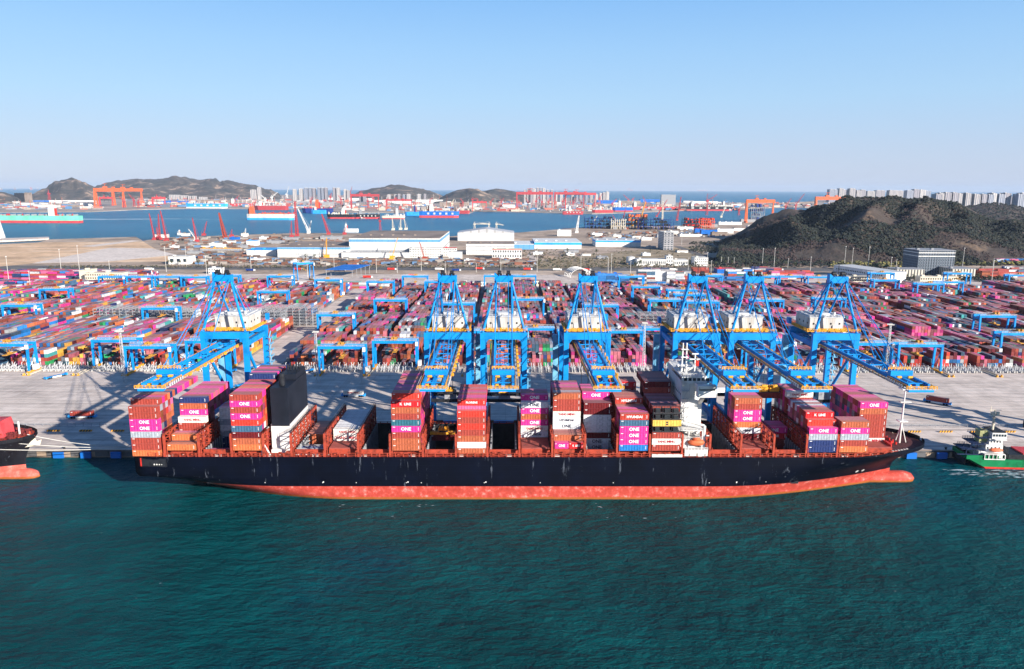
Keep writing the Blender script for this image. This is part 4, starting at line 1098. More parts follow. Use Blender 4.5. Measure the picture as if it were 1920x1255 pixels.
# stacks behind the yard, far left and right
def far_stack(px, py, nx, ny, hmax, cols, along='x'):
    x, y, s = G(px, py, 4)
    for i in range(nx):
        for j in range(ny):
            for t in range(random.randint(max(1, hmax-1), hmax)):
                sx, sy = (LC, WC) if along == 'x' else (WC, LC)
                stuff_box(x+i*(sx+.3), y+j*(sy+.2), 4+t*2.7, sx, sy, 2.66, jitc(random.choice(cols)))
for (px, py, nx, ny, h, cols) in ((-30, 545, 12, 12, 4, 'ppPwkBreek'), (-60, 524, 20, 16, 4, 'PpwkBrre'), (1120, 532, 2, 6, 5, 'B'), (1147, 530, 2, 4, 4, 'B'), (1196, 527, 2, 6, 6, 'nrkw'), (1206, 527, 3, 5, 6, 'ww'),
        (1224, 525, 2, 6, 6, 'nrk'), (1233, 525, 2, 6, 5, 'rrww'), (1250, 528, 2, 6, 5, 'wwg'), (1268, 528, 2, 6, 5, 'wrw'), (1287, 528, 2, 5, 4, 'wwr'), (1214, 540, 3, 3, 3, 'Bbw'), (1276, 541, 2, 3, 3, 'B'),
        (1345, 534, 5, 6, 4, 'BBrr'), (1365, 524, 4, 8, 5, 'Bwrtt'), (1300, 512, 2, 6, 3, 'r'), (1355, 541, 4, 3, 2, 'kBr'), (1420, 517, 3, 12, 4, 'rwkrp'), (1446, 523, 5, 8, 4, 'rprwe'), (1840, 522, 3, 6, 5, 'rrb'),
        (1862, 520, 5, 8, 4, 'rkwrn'), (1895, 515, 6, 10, 4, 'wgrk'), (1700, 548, 6, 3, 2, 'rwp'), (1870, 495, 14, 8, 3, 'BwBp'), (1150, 545, 6, 3, 2, 'Bgw'), (1050, 545, 8, 3, 2, 'Bkt')):
    far_stack(px, py, nx, ny, h, cols)
# long rows of boxes in the truck lanes behind the yard
for px, py, n_, cols in ((300, 531, 22, 'obwrtw'), (620, 541, 10, 'rooP'), (395, 533, 18, 'wrww'), (505, 533, 14, 'rroo'), (95, 505+20, 6, 'Pkw')):
    far_stack(px, py, n_, 1, 1, cols)
tag(STUFF.obj('stacked_containers', m_cattr), 'mass of red, pink, blue and white containers filling the yard behind the cranes', 'containers', None, 'stuff')
# grey open racks: columns of empty frames seen above the left half of the yard
def rack_block(px, py, nx, ny, nz, lab, w=6.2):
    x, y, s = G(px, py, 14); m = MB()
    for i in range(nx+1):
        for j in range(ny+1): m.box(x+i*w-.22, y+j*w-.22, 4, x+i*w+.22, y+j*w+.22, 4+nz*2.9)
    for k in range(1, nz+1):
        for j in range(ny+1): m.box(x, y+j*w-.2, 3.8+k*2.9, x+nx*w, y+j*w+.2, 4.2+k*2.9)
        for i in range(nx+1): m.box(x+i*w-.2, y, 3.8+k*2.9, x+i*w+.2, y+ny*w, 4.2+k*2.9)
    tag(m.obj('refrigerated_rack', greym), lab, 'rack')
for a_ in RKS: rack_block(*a_)
for px, py, n_ in ((520, 622, 2), (545, 612, 2), (556, 606, 2)):
    pass
# ------------------------------------------------------------------ yard gantry cranes
ochre = paint('ochre_paint', (.50, .25, .04), .6, .4, .8)
def make_asc():
    t = thing('yard_gantry_crane', 'x', 'gantry crane', group='blue gantry cranes straddling the yard blocks')
    for sx in (-1, 1):
        for sy in (-1, 1):
            m = MB(); m.beam((sx*15.4, sy*5.2, 1.6), (sx*15.4, sy*4.2, 19), 1.15, 1.15, w2=1.5); m.obj('leg', crane_blue, t)
        m = MB(); m.box(sx*15.4-.6, -7.2, .5, sx*15.4+.6, 7.2, 1.7)
        for k in (-6, -4, 4, 6): m.cyl((sx*15.4-.5, k, .45), (sx*15.4+.5, k, .45), .45, 8)
        m.obj('wheel_beam', safety, t)
        m = MB(); m.beam((sx*15.4, -5, 3), (sx*15.4, 4.2, 16), .3); m.box(sx*15.4-.5, -4.2, 17.2, sx*15.4+.5, 4.2, 19); m.obj('side_brace', crane_blue, t)
    m = MB()
    for sy in (-1, 1): m.box(-16.2, sy*4.2-.7, 19, 16.2, sy*4.2+.7, 21)
    m.obj('top_girder', crane_blue, t)
    m = MB()
    for sy in (-1, 1): m.box(-16, sy*4.2-.2, 21, 16, sy*4.2+.6, 21.1); m.rail((-16, sy*5.1, 21), (16, sy*5.1, 21), 1.1, 2.6, .14)
    m.obj('walkway', lgrey, t)
    m = MB(); m.box(-3.4, -4.6, 21.3, 1.4, 4.6, 21.7); m.cyl((-2, -2, 22.4), (-2, 2, 22.4), .8, 10); m.box(-.6, -1.6, 21.7, .8, 1.2, 23); m.obj('trolley', ochre, t)
    m = MB(); m.box(-1.6, -6, 12.6, 1.2, 6, 13.2); m.box(-.9, -1.2, 13.2, .6, 1.2, 14.2)
    for sx in (-1.2, .8):
        for sy in (-1.4, 1.4): m.cyl((sx, sy, 14.2), (sx, sy, 21), .08, 5)
    m.obj('spreader', ochre, t)
    m = MB(); m.box(16.1, -2.2, 2, 18.4, 2.2, 5.6); m.box(15, -6.6, 17.5, 16.8, -5.2, 20.6); m.each('electric_house', white, t)
    return t
asc = make_asc(); index_children(asc)
def snap(x):
    return min((bx+SPAN/2 for bx, _ in blocks), key=lambda c: abs(c-x))
FRONT = [(55, 697), (224, 688), (292, 702), (652, 702), (737, 690), (905, 668), (1006, 662), (1169, 668), (1240, 662), (1751, 697), (1903, 672), (1841, 634), (1330, 690), (470, 690), (1085, 668), (1470, 690), (1620, 694)]
MID = [(130, 577), (295, 618), (629, 632), (533, 582), (870, 608), (1120, 612), (1340, 604), (1450, 600), (1560, 596), (720, 600), (985, 598), (1240, 600), (40, 612)]
FAR = [(238, 549), (290, 549), (341, 549), (392, 550), (440, 547), (512, 548), (622, 556), (715, 560), (770, 548), (815, 560), (925, 547), (985, 547), (1199, 571), (1262, 578), (1278, 588), (1166, 548), (1323, 546), (1417, 548),
       (1470, 548), (1537, 549), (1668, 540), (1674, 556), (1770, 536), (1781, 560), (1756, 564), (1905, 545)]
used = set(); allc = []
for grp, lst in (('front', FRONT), ('middle', MID), ('far', FAR)):
    for px, py in lst:
        x, y, s = G(px, py, 4)
        x = snap(x); y = min(y, 985)
        k = (round(x), round(y/16))
        while k in used: y -= 18; k = (round(x), round(y/16))
        used.add(k); allc.append((grp, px, x, y))
idx = {}
for grp in ('front', 'middle', 'far'):
    l = sorted([a for a in allc if a[0] == grp], key=lambda a: a[2]/a[3])
    for i, a in enumerate(l): idx[id(a)] = i
first = True
for a in allc:
    grp, px, x, y = a
    where = {'front': 'near edge', 'middle': 'middle', 'far': 'far edge'}[grp]
    lab = 'blue gantry crane over the %s of the container yard, %s from the left' % (where, nth(idx[id(a)]))
    if first: o = asc; asc.location = (x, y, 4); asc['label'] = lab; first = False
    else: o = clone(asc, (x, y, 4), label=lab, rz=random.choice((0, math.pi)))
x, y, s = G(570, 527, 4); clone(asc, (x, y, 4), label='tall blue gantry crane standing alone on the open lot behind the left yard', rz=R(35), sc=(.75, 1.6, 1.25))
# rails of the yard cranes with yellow buffers
m1 = MB()
for bx, sd in blocks:
    for x in (bx+.1, bx+SPAN-.1): m1.box(x-.35, 505, 3.9, x+.35, 1000, 4.12)
o = m1.obj('yard_rails', greym); o['kind'] = 'structure'
def make_buffer():
    t = thing('rail_end_stop', 'x', 'end stop', group='yellow end stops of the yard crane rails')
    m = MB(); m.box(-.8, 0, 0, .8, 1.6, .5); m.box(-.5, .2, .5, .5, 1.2, 1.7); m.obj('post', safety, t)
    m = MB(); m.box(-.2, 1.6, .15, .2, 22, .75); m.cyl((0, -.4, 1.2), (0, .3, 1.2), .3, 8); m.obj('guard_rail', creamp, t)
    return t
bf = make_buffer(); index_children(bf); k = 0
for bx, sd in blocks:
    for x in (bx+.1, bx+SPAN-.1):
        if abs(x/505) > .75: continue
        o = bf if k == 0 else clone(bf)
        o.location = (x, 503.5, 4); o['label'] = 'yellow end stop of a yard crane rail, %s from the left along the quay' % nth(k); k += 1
# transfer racks: pale steel frames at the quay end of every block
def make_rack():
    t = thing('transfer_rack', 'x', 'rack', group='pale steel transfer racks at the block ends')
    m = MB()
    for sx in (-1, 1):
        m.beam((sx*1.75, 0, .3), (sx*1.75, 13, .3), .45, .5)
        for y in (.6, 6, 12.2): m.beam((sx*1.75, y, .3), (sx*1.75, y, 3.0), .4); m.beam((sx*1.75, y, 3.0), (sx*1.35, y+.5, 3.5), .4)
        m.beam((sx*1.75, .6, .5), (sx*1.75, 6, 2.8), .3)
    m.obj('frame', lgrey, t)
    m = MB(); m.box(-1.9, -2.0, 0, -1.4, -.4, 1.3); m.box(1.4, -2.0, 0, 1.9, -.4, 1.3); m.obj('kerb_post', offwhite, t); return t
tr_ = make_rack(); index_children(tr_); k = 0
for bi, (bx, sd) in enumerate(blocks):
    if abs((bx+15)/520) > .74: continue
    for i in range(5):
        o = tr_ if k == 0 else clone(tr_)
        o.location = (bx+5+i*5.1, 517.5, 4.1)
        o['label'] = 'pale steel transfer rack, %s in the %s yard block from the left' % (nth(i), nth(bi-[j for j, b in enumerate(blocks) if abs((b[0]+15)/520) <= .74][0])); k += 1
# ------------------------------------------------------------------ automated trucks
def make_agv():
    t = thing('port_truck', 'x', 'truck', group='low automated trucks')
    m = MB(); m.box(-7.2, -1.3, .75, 7.2, 1.3, 1.45); m.obj('bed', crane_blue, t)
    m = MB(); m.box(-3.2, -1.55, .45, 3.2, -1.3, 1.4); m.box(-3.2, 1.3, .45, 3.2, 1.55, 1.4); m.obj('side_panel', white, t)
    for sx in (-1, 1):
        m = MB(); m.box(sx*7.2-.35, -1.4, .5, sx*7.2+.35, 1.4, 1.9); m.obj('bumper', cyanp, t)
        for k in (0, 1):
            for sy in (-1, 1): m = MB(); m.cyl((sx*(3.9+k*1.5), sy*1.0, .62), (sx*(3.9+k*1.5), sy*1.45, .62), .6, 12); m.obj('wheel', rubber, t)
    return t
agv = make_agv(); index_children(agv)
AG = [(155, 784, 2, 'r', 'carrying a dark red container on the left quay'), (663, 744, -1, 'Y', 'carrying a cream container behind the open holds'), (1757, 757, -42, 'r', 'carrying a maroon container on the right quay'),
      (105, 708, 62, None, 'standing empty at the left end of the rails'), (425, 700, 55, None, 'standing empty under the left quay crane'), (480, 690, 60, None, 'parked beside the legs of the left quay crane'),
      (572, 700, 60, None, 'parked empty behind the black funnel'), (460, 722, 60, None, 'standing empty between the left quay crane legs'), (905, 716, 80, 'w', 'with a pale container under the middle quay cranes'),
      (1345, 740, 10, 'w', 'with a white container under the crane by the deckhouse'), (1480, 700, -30, 'k', 'with a navy container behind the right cranes'), (1545, 690, -40, None, 'standing empty near the yard on the right'), (1255, 745, 5, None, 'standing empty left of the deckhouse on the quay')]
for i, (px, py, an, c, lab) in enumerate(AG):
    x, y, s = G(px, py, 4)
    o = agv if i == 0 else clone(agv)
    o.location = (x, y, 4); o.rotation_euler = (0, 0, R(an)); o['label'] = 'low blue and white automated truck ' + lab
    if c:
        ca, sa = math.cos(R(an)), math.sin(R(an)); ox, oy = -LC/2, -WC/2
        put_container(c, x+ox*ca-oy*sa, y+ox*sa+oy*ca, 5.5, '%s container riding on the truck %s' % (CNAME[c], lab.split(' container ')[1]), 'containers on trucks', rz=R(an), letters=True)
# ------------------------------------------------------------------ light masts
def make_mast(h=34):
    t = thing('light_mast', 'x', 'light mast', group='lattice floodlight masts in the yard')
    m = MB()
    for sx in (-1, 1):
        for sy in (-1, 1): m.beam((sx*.9, sy*.9, 0), (sx*.45, sy*.45, h), .2)
    n = 16
    for i in range(n):
        z0, z1 = h*i/n, h*(i+1)/n; a = .9-.45*i/n
        for s1, s2, s3, s4 in ((-1, -1, 1, -1), (1, -1, 1, 1), (1, 1, -1, 1), (-1, 1, -1, -1)): m.beam((s1*a, s2*a, z0), (s3*a, s4*a, z1), .12)
    m.obj('lattice', lgrey, t)
    m = MB(); m.box(-2, -1.2, h, 2, 1.2, h+.2)
    for k in (-1.6, -.8, 0, .8, 1.6): m.box(k-.3, -1.5, h+.2, k+.3, -1.1, h+.8); m.box(k-.3, 1.1, h+.2, k+.3, 1.5, h+.8)
    m.obj('lamp_head', offwhite, t); return t
mast = make_mast(); index_children(mast)
ML = [((234, 716), 'in front of the left yard, left of the first quay crane'), ((596, 717), 'behind the black funnel at the yard edge'), ((1206, 694), 'left of the crane behind the ship deckhouse'), ((1661, 697), 'to the right of the last quay crane'),
      ((679, 717), 'beside the yard gantry cranes right of the funnel'), ((1012, 703), 'right of the middle quay crane')]
for i, ((px, py), lab) in enumerate(ML):
    x, y, s = G(px, py, 4); o = mast if i == 0 else clone(mast)
    o.location = (x, y, 4); o['label'] = 'lattice floodlight mast ' + lab
    if i in (4, 5): o.scale = (.6, .6, .45)
def make_pole(h=30):
    t = thing('light_pole', 'x', 'light pole', group='tall thin light poles behind the yard')
    m = MB(); m.cyl((0, 0, 0), (0, 0, h), .5, 6, .32); m.obj('pole', offwhite, t)
    m = MB(); m.cyl((0, 0, h), (0, 0, h+.9), 1.3, 8); m.obj('lamp_head', offwhite, t); return t
pole = make_pole(); index_children(pole)
PO = [(17, 483, 530), (58, 510, 548), (149, 463, 507), (206, 490, 512), (312, 465, 510), (350, 465, 500), (388, 482, 520), (471, 483, 507), (577, 472, 520), (627, 480, 512), (706, 487, 512), (790, 470, 508), (835, 492, 512), (939, 485, 513), (1007, 467, 510),
      (1089, 480, 507), (1140, 485, 515), (1146, 478, 512), (1182, 492, 512), (1290, 485, 510), (1325, 475, 512), (1333, 490, 512), (1429, 468, 500), (1451, 467, 502), (1519, 483, 509), (1583, 464, 500), (1597, 467, 500), (1627, 465, 505),
      (1669, 484, 517), (1804, 467, 505), (1859, 490, 530), (1237, 492, 512), (1352, 483, 497), (1365, 483, 497), (1376, 484, 498), (1278, 440, 460), (115, 470, 510), (745, 495, 512), (1862, 486, 500), (1680, 487, 503), (893, 495, 511), (1477, 486, 503)]
for i, (px, pt, pb) in enumerate(sorted(PO)):
    x, y, s = G(px, pb, 4); o = pole if i == 0 else clone(pole)
    h = (pb-pt)*s*1.02; o.location = (x, y, 4); o.scale = (.8, .8, h/30); o['label'] = 'thin pale light pole behind the yard, %s from the left' % nth(i)
from mathutils import noise as mn
# ================================================================== HILLS
def interp(pts, x):
    if x <= pts[0][0]: return pts[0][1]
    for (a, b), (c, d) in zip(pts, pts[1:]):
        if x <= c: t = (x-a)/(c-a); return b+(d-b)*(t*t*(3-2*t)*.5+t*.5)
    return pts[-1][1]
def hill(name, prof, base_py, back_mult, mat, nx=90, ny=26, rough=.12, front=.5, seed=0, base_z=3.0):
    """prof: ridge outline traced in the photo; the ridge stands at its own distance and gets real depth"""
    px0, px1 = prof[0][0], prof[-1][0]
    Df = G((px0+px1)/2, base_py, base_z)[1]; Dr = Df*(1+front*(back_mult-1)); Db = Df*back_mult
    zc = [Y(p[0], p[1], Dr)[1] for p in prof]; xc = [Y(p[0], p[1], Dr)[0] for p in prof]
    pz = list(zip(xc, zc)); x0, x1 = xc[0], xc[-1]; vs = []; fs = []; H = {}
    hm = max(zc)
    def hfun(x, D):
        k = Dr/D; xr = x*k; zr = interp(pz, xr); t = (D-Df)/(Dr-Df) if D < Dr else (Db-D)/(Db-Dr); t = max(0, min(1, t))
        if zr <= base_z: return base_z-1.5
        w_ = xr+260*mn.noise(Vector((xr*.0035, D*.002, seed)))*(1-t)*(hm/110)
        zr2 = interp(pz, w_); s = math.sin(t*math.pi/2)**1.1
        edge = min(1, 4*t*(1-t)+.06)*min(1, max(0, zr2-base_z)/(hm*.3))
        q1 = 1-abs(mn.noise(Vector((xr*1.1/(hm+60), D*.6/(hm+60), seed+9))))*3.2
        n_ = (mn.fractal(Vector((xr*2.4/(hm+60), D*2.4/(hm+60), seed)), 1, 2, 5)*.7+q1*.9)*hm*rough*edge
        return max(base_z-1.5, base_z-1.5+(zr2-base_z+1.5)*s+n_*s)
    for j in range(ny+1):
        D = Df+(Db-Df)*j/ny
        for i in range(nx+1): x = (x0+(x1-x0)*i/nx)*D/Dr; vs.append((x, D, hfun(x, D)))
    for j in range(ny):
        for i in range(nx): a = j*(nx+1)+i; fs.append((a, a+1, a+nx+2, a+nx+1))
    mb = MB(); mb.q(vs, fs); o = mb.obj(name, mat, None, True); o['kind'] = 'structure'
    return hfun, x0, x1, Df, Dr, Db
def hill_material(name, dark, mid, tan, s, tp=.60):
    m, nt, b = nodes(name); v = objvec(nt)
    n1 = noise(nt, s, 8, v, .7); n2 = noise(nt, s*5, 5, v, .7)
    o = ramp(nt, n1, [(.36, dark), (.5, mid), (tp, mid), (tp+.09, tan)])
    o = mix(nt, o, ramp(nt, n2, [(.35, (.55, .55, .55)), (.6, (1.2, 1.2, 1.2))]), .8, 'MULTIPLY')
    nt.links.new(o, b.inputs['Base Color']); b.inputs['Roughness'].default_value = .95
    bp = N(nt, 'ShaderNodeBump'); bp.inputs['Strength'].default_value = .8; bp.inputs['Distance'].default_value = 6
    nt.links.new(n2, bp.inputs['Height']); nt.links.new(bp.outputs[0], b.inputs['Normal'])
    return m
m_hfar = hill_material('far_hill', (.022, .032, .032), (.085, .070, .058), (.40, .28, .20), .006, .54)
m_hnear = hill_material('near_hill', (.022, .024, .018), (.055, .040, .032), (.20, .13, .08), .009)
hill('hill', [(52, 372), (80, 358), (100, 347), (118, 338), (130, 336), (145, 341), (165, 348), (190, 360), (215, 373)], 376, 1.35, m_hfar, rough=.2, seed=1)
hill('hill', [(150, 372), (165, 360), (182, 350), (205, 343), (240, 338), (270, 337), (300, 337), (325, 333), (345, 334), (370, 339), (395, 337), (415, 343), (425, 339), (445, 345), (470, 349), (500, 358), (530, 372)], 374, 1.5, m_hfar, nx=140, rough=.15, seed=2)
hill('hill', [(-90, 374), (-20, 360), (8, 361), (30, 370), (40, 378)], 382, 1.2, m_hfar, nx=40, seed=3)
hill('hill', [(650, 372), (685, 358), (715, 352), (735, 347), (755, 348), (780, 353), (805, 358), (830, 368), (850, 374)], 377, 1.4, m_hfar, seed=4)
hill('hill', [(815, 376), (840, 365), (860, 358), (880, 354), (895, 355), (915, 363), (930, 370), (942, 378)], 382, 1.3, m_hfar, seed=5)
hill('hill', [(890, 374), (905, 360), (930, 354), (950, 357), (975, 361), (1010, 370), (1030, 376)], 379, 1.4, m_hfar, seed=6)
# the wooded hill on the right
HP0 = [(1285, 470), (1310, 462), (1335, 458), (1360, 449), (1385, 440), (1410, 430), (1440, 414), (1465, 407), (1485, 404), (1505, 401), (1530, 392), (1560, 384), (1590, 377), (1620, 372), (1650, 371), (1680, 373), (1710, 376),
      (1740, 377), (1770, 382), (1800, 390), (1840, 402), (1880, 412), (1920, 419), (2000, 440), (2080, 470)]
HP = [(a, b+5) for a, b in HP0]
hf, hx0, hx1, hDf, hDr, hDb = hill('wooded_hill', HP, 500, 1.75, m_hnear, nx=200, ny=70, rough=.24, seed=11, front=.55)
hf2, gx0, gx1, gDf, gDr, gDb = hill('wooded_hill', [(1740, 420), (1790, 402), (1820, 389), (1850, 384), (1875, 384), (1900, 389), (1940, 398), (2040, 420)], 425, 1.5, m_hnear, nx=70, ny=24, rough=.12, seed=12)
def attr_material(name, rough=.95):
    m, nt, b = nodes(name); a = N(nt, 'ShaderNodeAttribute'); a.attribute_name = 'Col'
    nt.links.new(a.outputs['Color'], b.inputs['Base Color']); b.inputs['Roughness'].default_value = rough; return m
m_fol = attr_material('foliage')
def tree_clump(mb, x, y, z, r, col):
    for k in range(2):
        n = len(mb.v); cx, cy, cz = x+random.uniform(-.5, .5)*r, y+random.uniform(-.5, .5)*r, z+r*random.uniform(.3, .9); rr = r*random.uniform(.55, .9)
        vs = [(cx, cy, cz+rr*1.1)]
        for ph, cnt in ((.55, 5), (1.2, 6)):
            for i in range(cnt):
                th = 2*math.pi*i/cnt+random.random()*.6; q_ = rr*random.uniform(.75, 1.2)
                vs.append((cx+q_*math.sin(ph)*math.cos(th), cy+q_*math.sin(ph)*math.sin(th), cz+q_*math.cos(ph)*.9))
        mb.v += vs
        f = [(0, 1+i, 1+(i+1) % 5) for i in range(5)]
        f += [(1+i, 6+i, 6+(i+1) % 6) for i in range(5)] + [(1+i, 6+(i+1) % 6, 1+(i+1) % 5) for i in range(5)]
        for t in f:
            mb.f.append(tuple(i+n for i in t)); mb.m.append(0); s = random.uniform(.65, 1.3); mb.c.append(tuple(c*s for c in col))
FC = [(.012, .020, .017), (.020, .026, .019), (.010, .014, .015), (.045, .030, .029), (.062, .040, .038), (.026, .028, .018)]
mb = MB(); cnt = 0
for k in range(60000):
    D = random.uniform(hDf+4, hDr+60); x = random.uniform(hx0+10, hx1-60)*D/hDr
    if abs(x) > .72*D: continue
    h = hf(x, D)
    if h < 5: 
        if random.random() < .6: continue
    m1 = mn.fractal(Vector((x*.006, D*.006, 3.3)), 1, 2, 4)
    if m1 > .5: continue
    br = m1 > .2 or random.random() < .12
    if br and random.random() < .55: continue
    r = random.uniform(2.0, 4.4)*(.75 if br else 1)
    tree_clump(mb, x, D, h-1, r, random.choice(FC[3:5] if br else FC[:3]+FC[5:])); cnt += 1
    if cnt > 24000: break
for k in range(1500):
    D = random.uniform(gDf, gDr+40); x = random.uniform(gx0, gx1)*D/gDr
    if abs(x) < .72*D: tree_clump(mb, x, D, hf2(x, D)-1, random.uniform(4.5, 8), random.choice(FC[:4]))
tag(mb.obj('forest', m_fol), 'dark evergreen woodland with bare brown patches covering the hill on the right', 'forest', None, 'stuff')
# shrubs and hedges between the roads
mb = MB()
def shrubs(px0, px1, pya, pyb, n, r0, r1, cols):
    for k in range(n):
        x, y, s = G(random.uniform(px0, px1), random.uniform(pya, pyb), 4); tree_clump(mb, x, y, 3.8, random.uniform(r0, r1), random.choice(cols))
BR = [(.10, .085, .05), (.07, .065, .04), (.13, .10, .07), (.045, .05, .03)]
shrubs(90, 480, 500, 503.5, 330, 1.2, 2.6, BR); shrubs(480, 1000, 500, 503.5, 500, 1.2, 2.6, BR); shrubs(1000, 1420, 498, 504, 450, 1.4, 3, BR)
shrubs(1020, 1180, 486, 497, 170, 1.6, 3.4, BR); shrubs(1340, 1560, 495, 503, 330, 2, 4.5, FC[:4]); shrubs(1560, 1700, 494, 506, 250, 2, 5, [(.16, .14, .045), (.10, .10, .04), (.04, .05, .025)])
shrubs(1785, 1920, 492, 498, 260, 2, 4.5, [(.22, .20, .05), (.16, .15, .05), (.1, .1, .04)]); shrubs(1690, 1900, 522, 530, 350, 1.6, 3.2, FC[:3]); shrubs(960, 1080, 470, 486, 80, 1.6, 3.4, BR)
shrubs(1000, 1320, 470, 485, 120, 1.2, 2.8, BR); shrubs(360, 480, 484, 500, 90, 1, 2, BR)
tag(mb.obj('shrubbery', m_fol), 'dry brown and green shrubs and hedges along the roads behind the yard', 'shrubs', None, 'stuff')
# single trees
def make_tree():
    t = thing('tree', 'x', 'tree', group='small trees along the roads behind the yard')
    m = MB(); m.cyl((0, 0, 0), (0, 0, 4.2), .3, 6, .14)
    for a in range(5): m.beam((0, 0, 2.4+a*.3), (1.4*math.cos(a*1.3), 1.4*math.sin(a*1.3), 4.4+a*.3), .1)
    m.obj('trunk', bark, t)
    m = MB()
    for k in range(26):
        a = random.uniform(0, 6.28); rr = random.uniform(0, 2.0); tree_clump(m, rr*math.cos(a), rr*math.sin(a), random.uniform(3.2, 6.2)-.15*rr*rr, random.uniform(.5, .95), random.choice([(.05, .07, .03), (.07, .075, .035), (.035, .05, .025)]))
    m.obj('crown', m_fol, t); return t
tree = make_tree(); index_children(tree)
TP = [(316, 497), (322, 498), (338, 497), (372, 500), (388, 499), (402, 499), (574, 488), (590, 486), (604, 487), (868, 500), (1008, 503), (1012, 498), (1118, 478), (1113, 483), (1064, 476), (1165, 497), (1170, 494), (1192, 502), (1200, 501), (1215, 502),
      (1230, 503), (1292, 500), (1304, 501), (1330, 499), (1342, 500), (1345, 490), (1352, 494), (1360, 498), (1372, 500), (1395, 496), (1408, 498), (1422, 499), (1438, 500), (1455, 500), (1473, 501), (1490, 502), (1700, 524), (1712, 526), (1740, 525), (1754, 527),
      (1798, 524), (1812, 526), (1832, 527), (1853, 526), (1872, 528), (1893, 526), (1838, 512), (1846, 505)]
for i, (px, py) in enumerate(sorted(TP)):
    x, y, s = G(px, py, 4); o = tree if i == 0 else clone(tree)
    o.location = (x, y, 3.9); k = random.uniform(.9, 1.7); o.scale = (k, k, k); o.rotation_euler = (0, 0, random.uniform(0, 6)); o['label'] = 'small green tree by the roads behind the yard, %s from the left' % nth(i)

# ================================================================== BUILDINGS
def bld(name, label, px0, px1, pt, pb, depth, mats, cat='building', roof=None, roofh=0, win=None, band=None, rz=0, parapet=True, z=4.0, group=None):
    """box building: front base edge at (px0..px1, pb), height from pt"""
    xm, y, s = G((px0+px1)/2, pb, z); xa = G(px0, pb, z)[0]; xb = G(px1, pb, z)[0]; w_ = xb-xa; h = (pb-pt)*s*1.01
    t = thing(name, label, cat, ((xa+xb)/2, y, z), rz, group)
    mats = mats if isinstance(mats, (list, tuple)) else [mats]
    m = MB(); m.box(-w_/2, 0, 0, w_/2, depth, h); wl = m.obj('wall', mats[0], t)
    m = MB()
    if roofh: m.prism_xz([(-w_/2-.5, h), (w_/2+.5, h), (0, h+roofh)], -.4, depth+.4)
    else:
        m.box(-w_/2-.3, -.3, h, w_/2+.3, depth+.3, h+.6)
        if parapet:
            for k in range(max(1, int(w_/25))): m.box(-w_/2+4+k*22, depth*.3, h+.6, -w_/2+8+k*22, depth*.3+5, h+2.6)
    m.obj('roof', roof or mats[-1], t)
    if band:
        for (za, zb, bm) in band: b_ = MB(); b_.box(-w_/2-.15, -.15, h*za, w_/2+.15, depth+.1, h*zb); b_.obj('wall_band', bm, t)
    if win:
        nx, nz = win; wd = w_/nx*.5; wh = h/nz*.42; me = None
        for i in range(nx):
            for k in range(nz):
                if me is None: b_ = MB(); b_.box(0, -.12, 0, wd, .05, wh); wo_ = b_.obj('window', glass, wl); me = wo_.data
                else: wo_ = bpy.data.objects.new('window', me); COL.objects.link(wo_); wo_.parent = wl
                wo_.location = (-w_/2+w_/nx*(i+.25), 0, h*(k+.32)/nz)
    return t, w_, h
bld('warehouse', 'tall white and blue shed with brown roof, the biggest building beyond the yard', 655, 825, 447.5, 482, 250, [m_shed, brownp], 'warehouse', brownp, band=[(.80, .93, m_shedblue), (.02, .08, greym), (.30, .36, greym), (.52, .56, lgrey)])
t, w_, h = bld('warehouse', 'long lower white shed attached left of the tallest blue and white shed', 520, 655, 464, 483, 150, [m_shed, brownp], 'warehouse', brownp, band=[(.78, .98, m_shedblue), (.3, .36, greym)])
bld('warehouse', 'small blue roofed shed at the left end of the long white shed', 462, 519, 469.5, 480, 60, [m_shed, cyanp], 'warehouse', cyanp)
bld('warehouse', 'low white annex running along the foot of the big shed', 640, 768, 474, 484, 18, [m_shed, offwhite], 'warehouse', greym)
bld('office_building', 'white office block with window rows in front of the big shed corner', 768, 829, 466, 484, 16, [white, offwhite], win=(13, 4))
bld('office_building', 'white office wing with orange stair bay right of the windowed office block', 831, 856, 466, 481, 14, [white, pinkred], win=(6, 3))
bld('office_building', 'small plain white cube building right of the windowed office block', 841, 866, 473.5, 486, 18, [white, offwhite])
bld('warehouse', 'pale grey ribbed hangar with pitched roof near the inlet', 858, 964, 437, 452, 95, [m_shed, m_roofrib], 'warehouse', m_roofrib, roofh=10)
bld('warehouse', 'wide white flat roofed building in front of the ribbed hangar', 874, 964, 458, 478, 70, [m_shed, brownp], 'building', brownp, band=[(.4, .45, greym), (.75, .8, greym)])
bld('office_building', 'white office with red panels left of the diagonal side road', 923, 978, 468, 485, 22, [white, creamp], win=(12, 2), band=[(.93, 1.0, pinkred)])
bld('warehouse', 'wide blue banded shed with white raised roof in the middle distance', 1002, 1090, 455, 467, 130, [m_shed, white], 'warehouse', white, band=[(.62, .98, cyanp)])
bld('warehouse', 'blue sided wing left of the blue banded shed', 962, 1001, 459, 468, 110, [m_shedblue, white], 'warehouse', white)
t, w_, h = bld('warehouse', 'low blue and white shed left of the grey tower block', 1117, 1201, 451.5, 463, 70, [m_shed, greym], 'warehouse', lgrey, band=[(.72, .98, cyanp)])
bld('warehouse', 'row of white silo blocks behind the blue banded shed', 1045, 1071, 432, 443, 14, [white, white], 'silo', band=[(.95, 1.0, greym)])
t, w_, h = bld('tower_block', 'grey tower block with white striped front left of the wooded hill', 1244, 1262, 437, 469.5, 60, [m_slab, offwhite], win=(3, 8))
bld('office_building', 'long low white building behind the white tank', 1194, 1248, 487, 499, 20, [white, offwhite], win=(16, 1))
bld('office_building', 'narrow white stair tower between two low white buildings', 1249, 1261, 481, 499, 14, [white, offwhite], win=(3, 3))
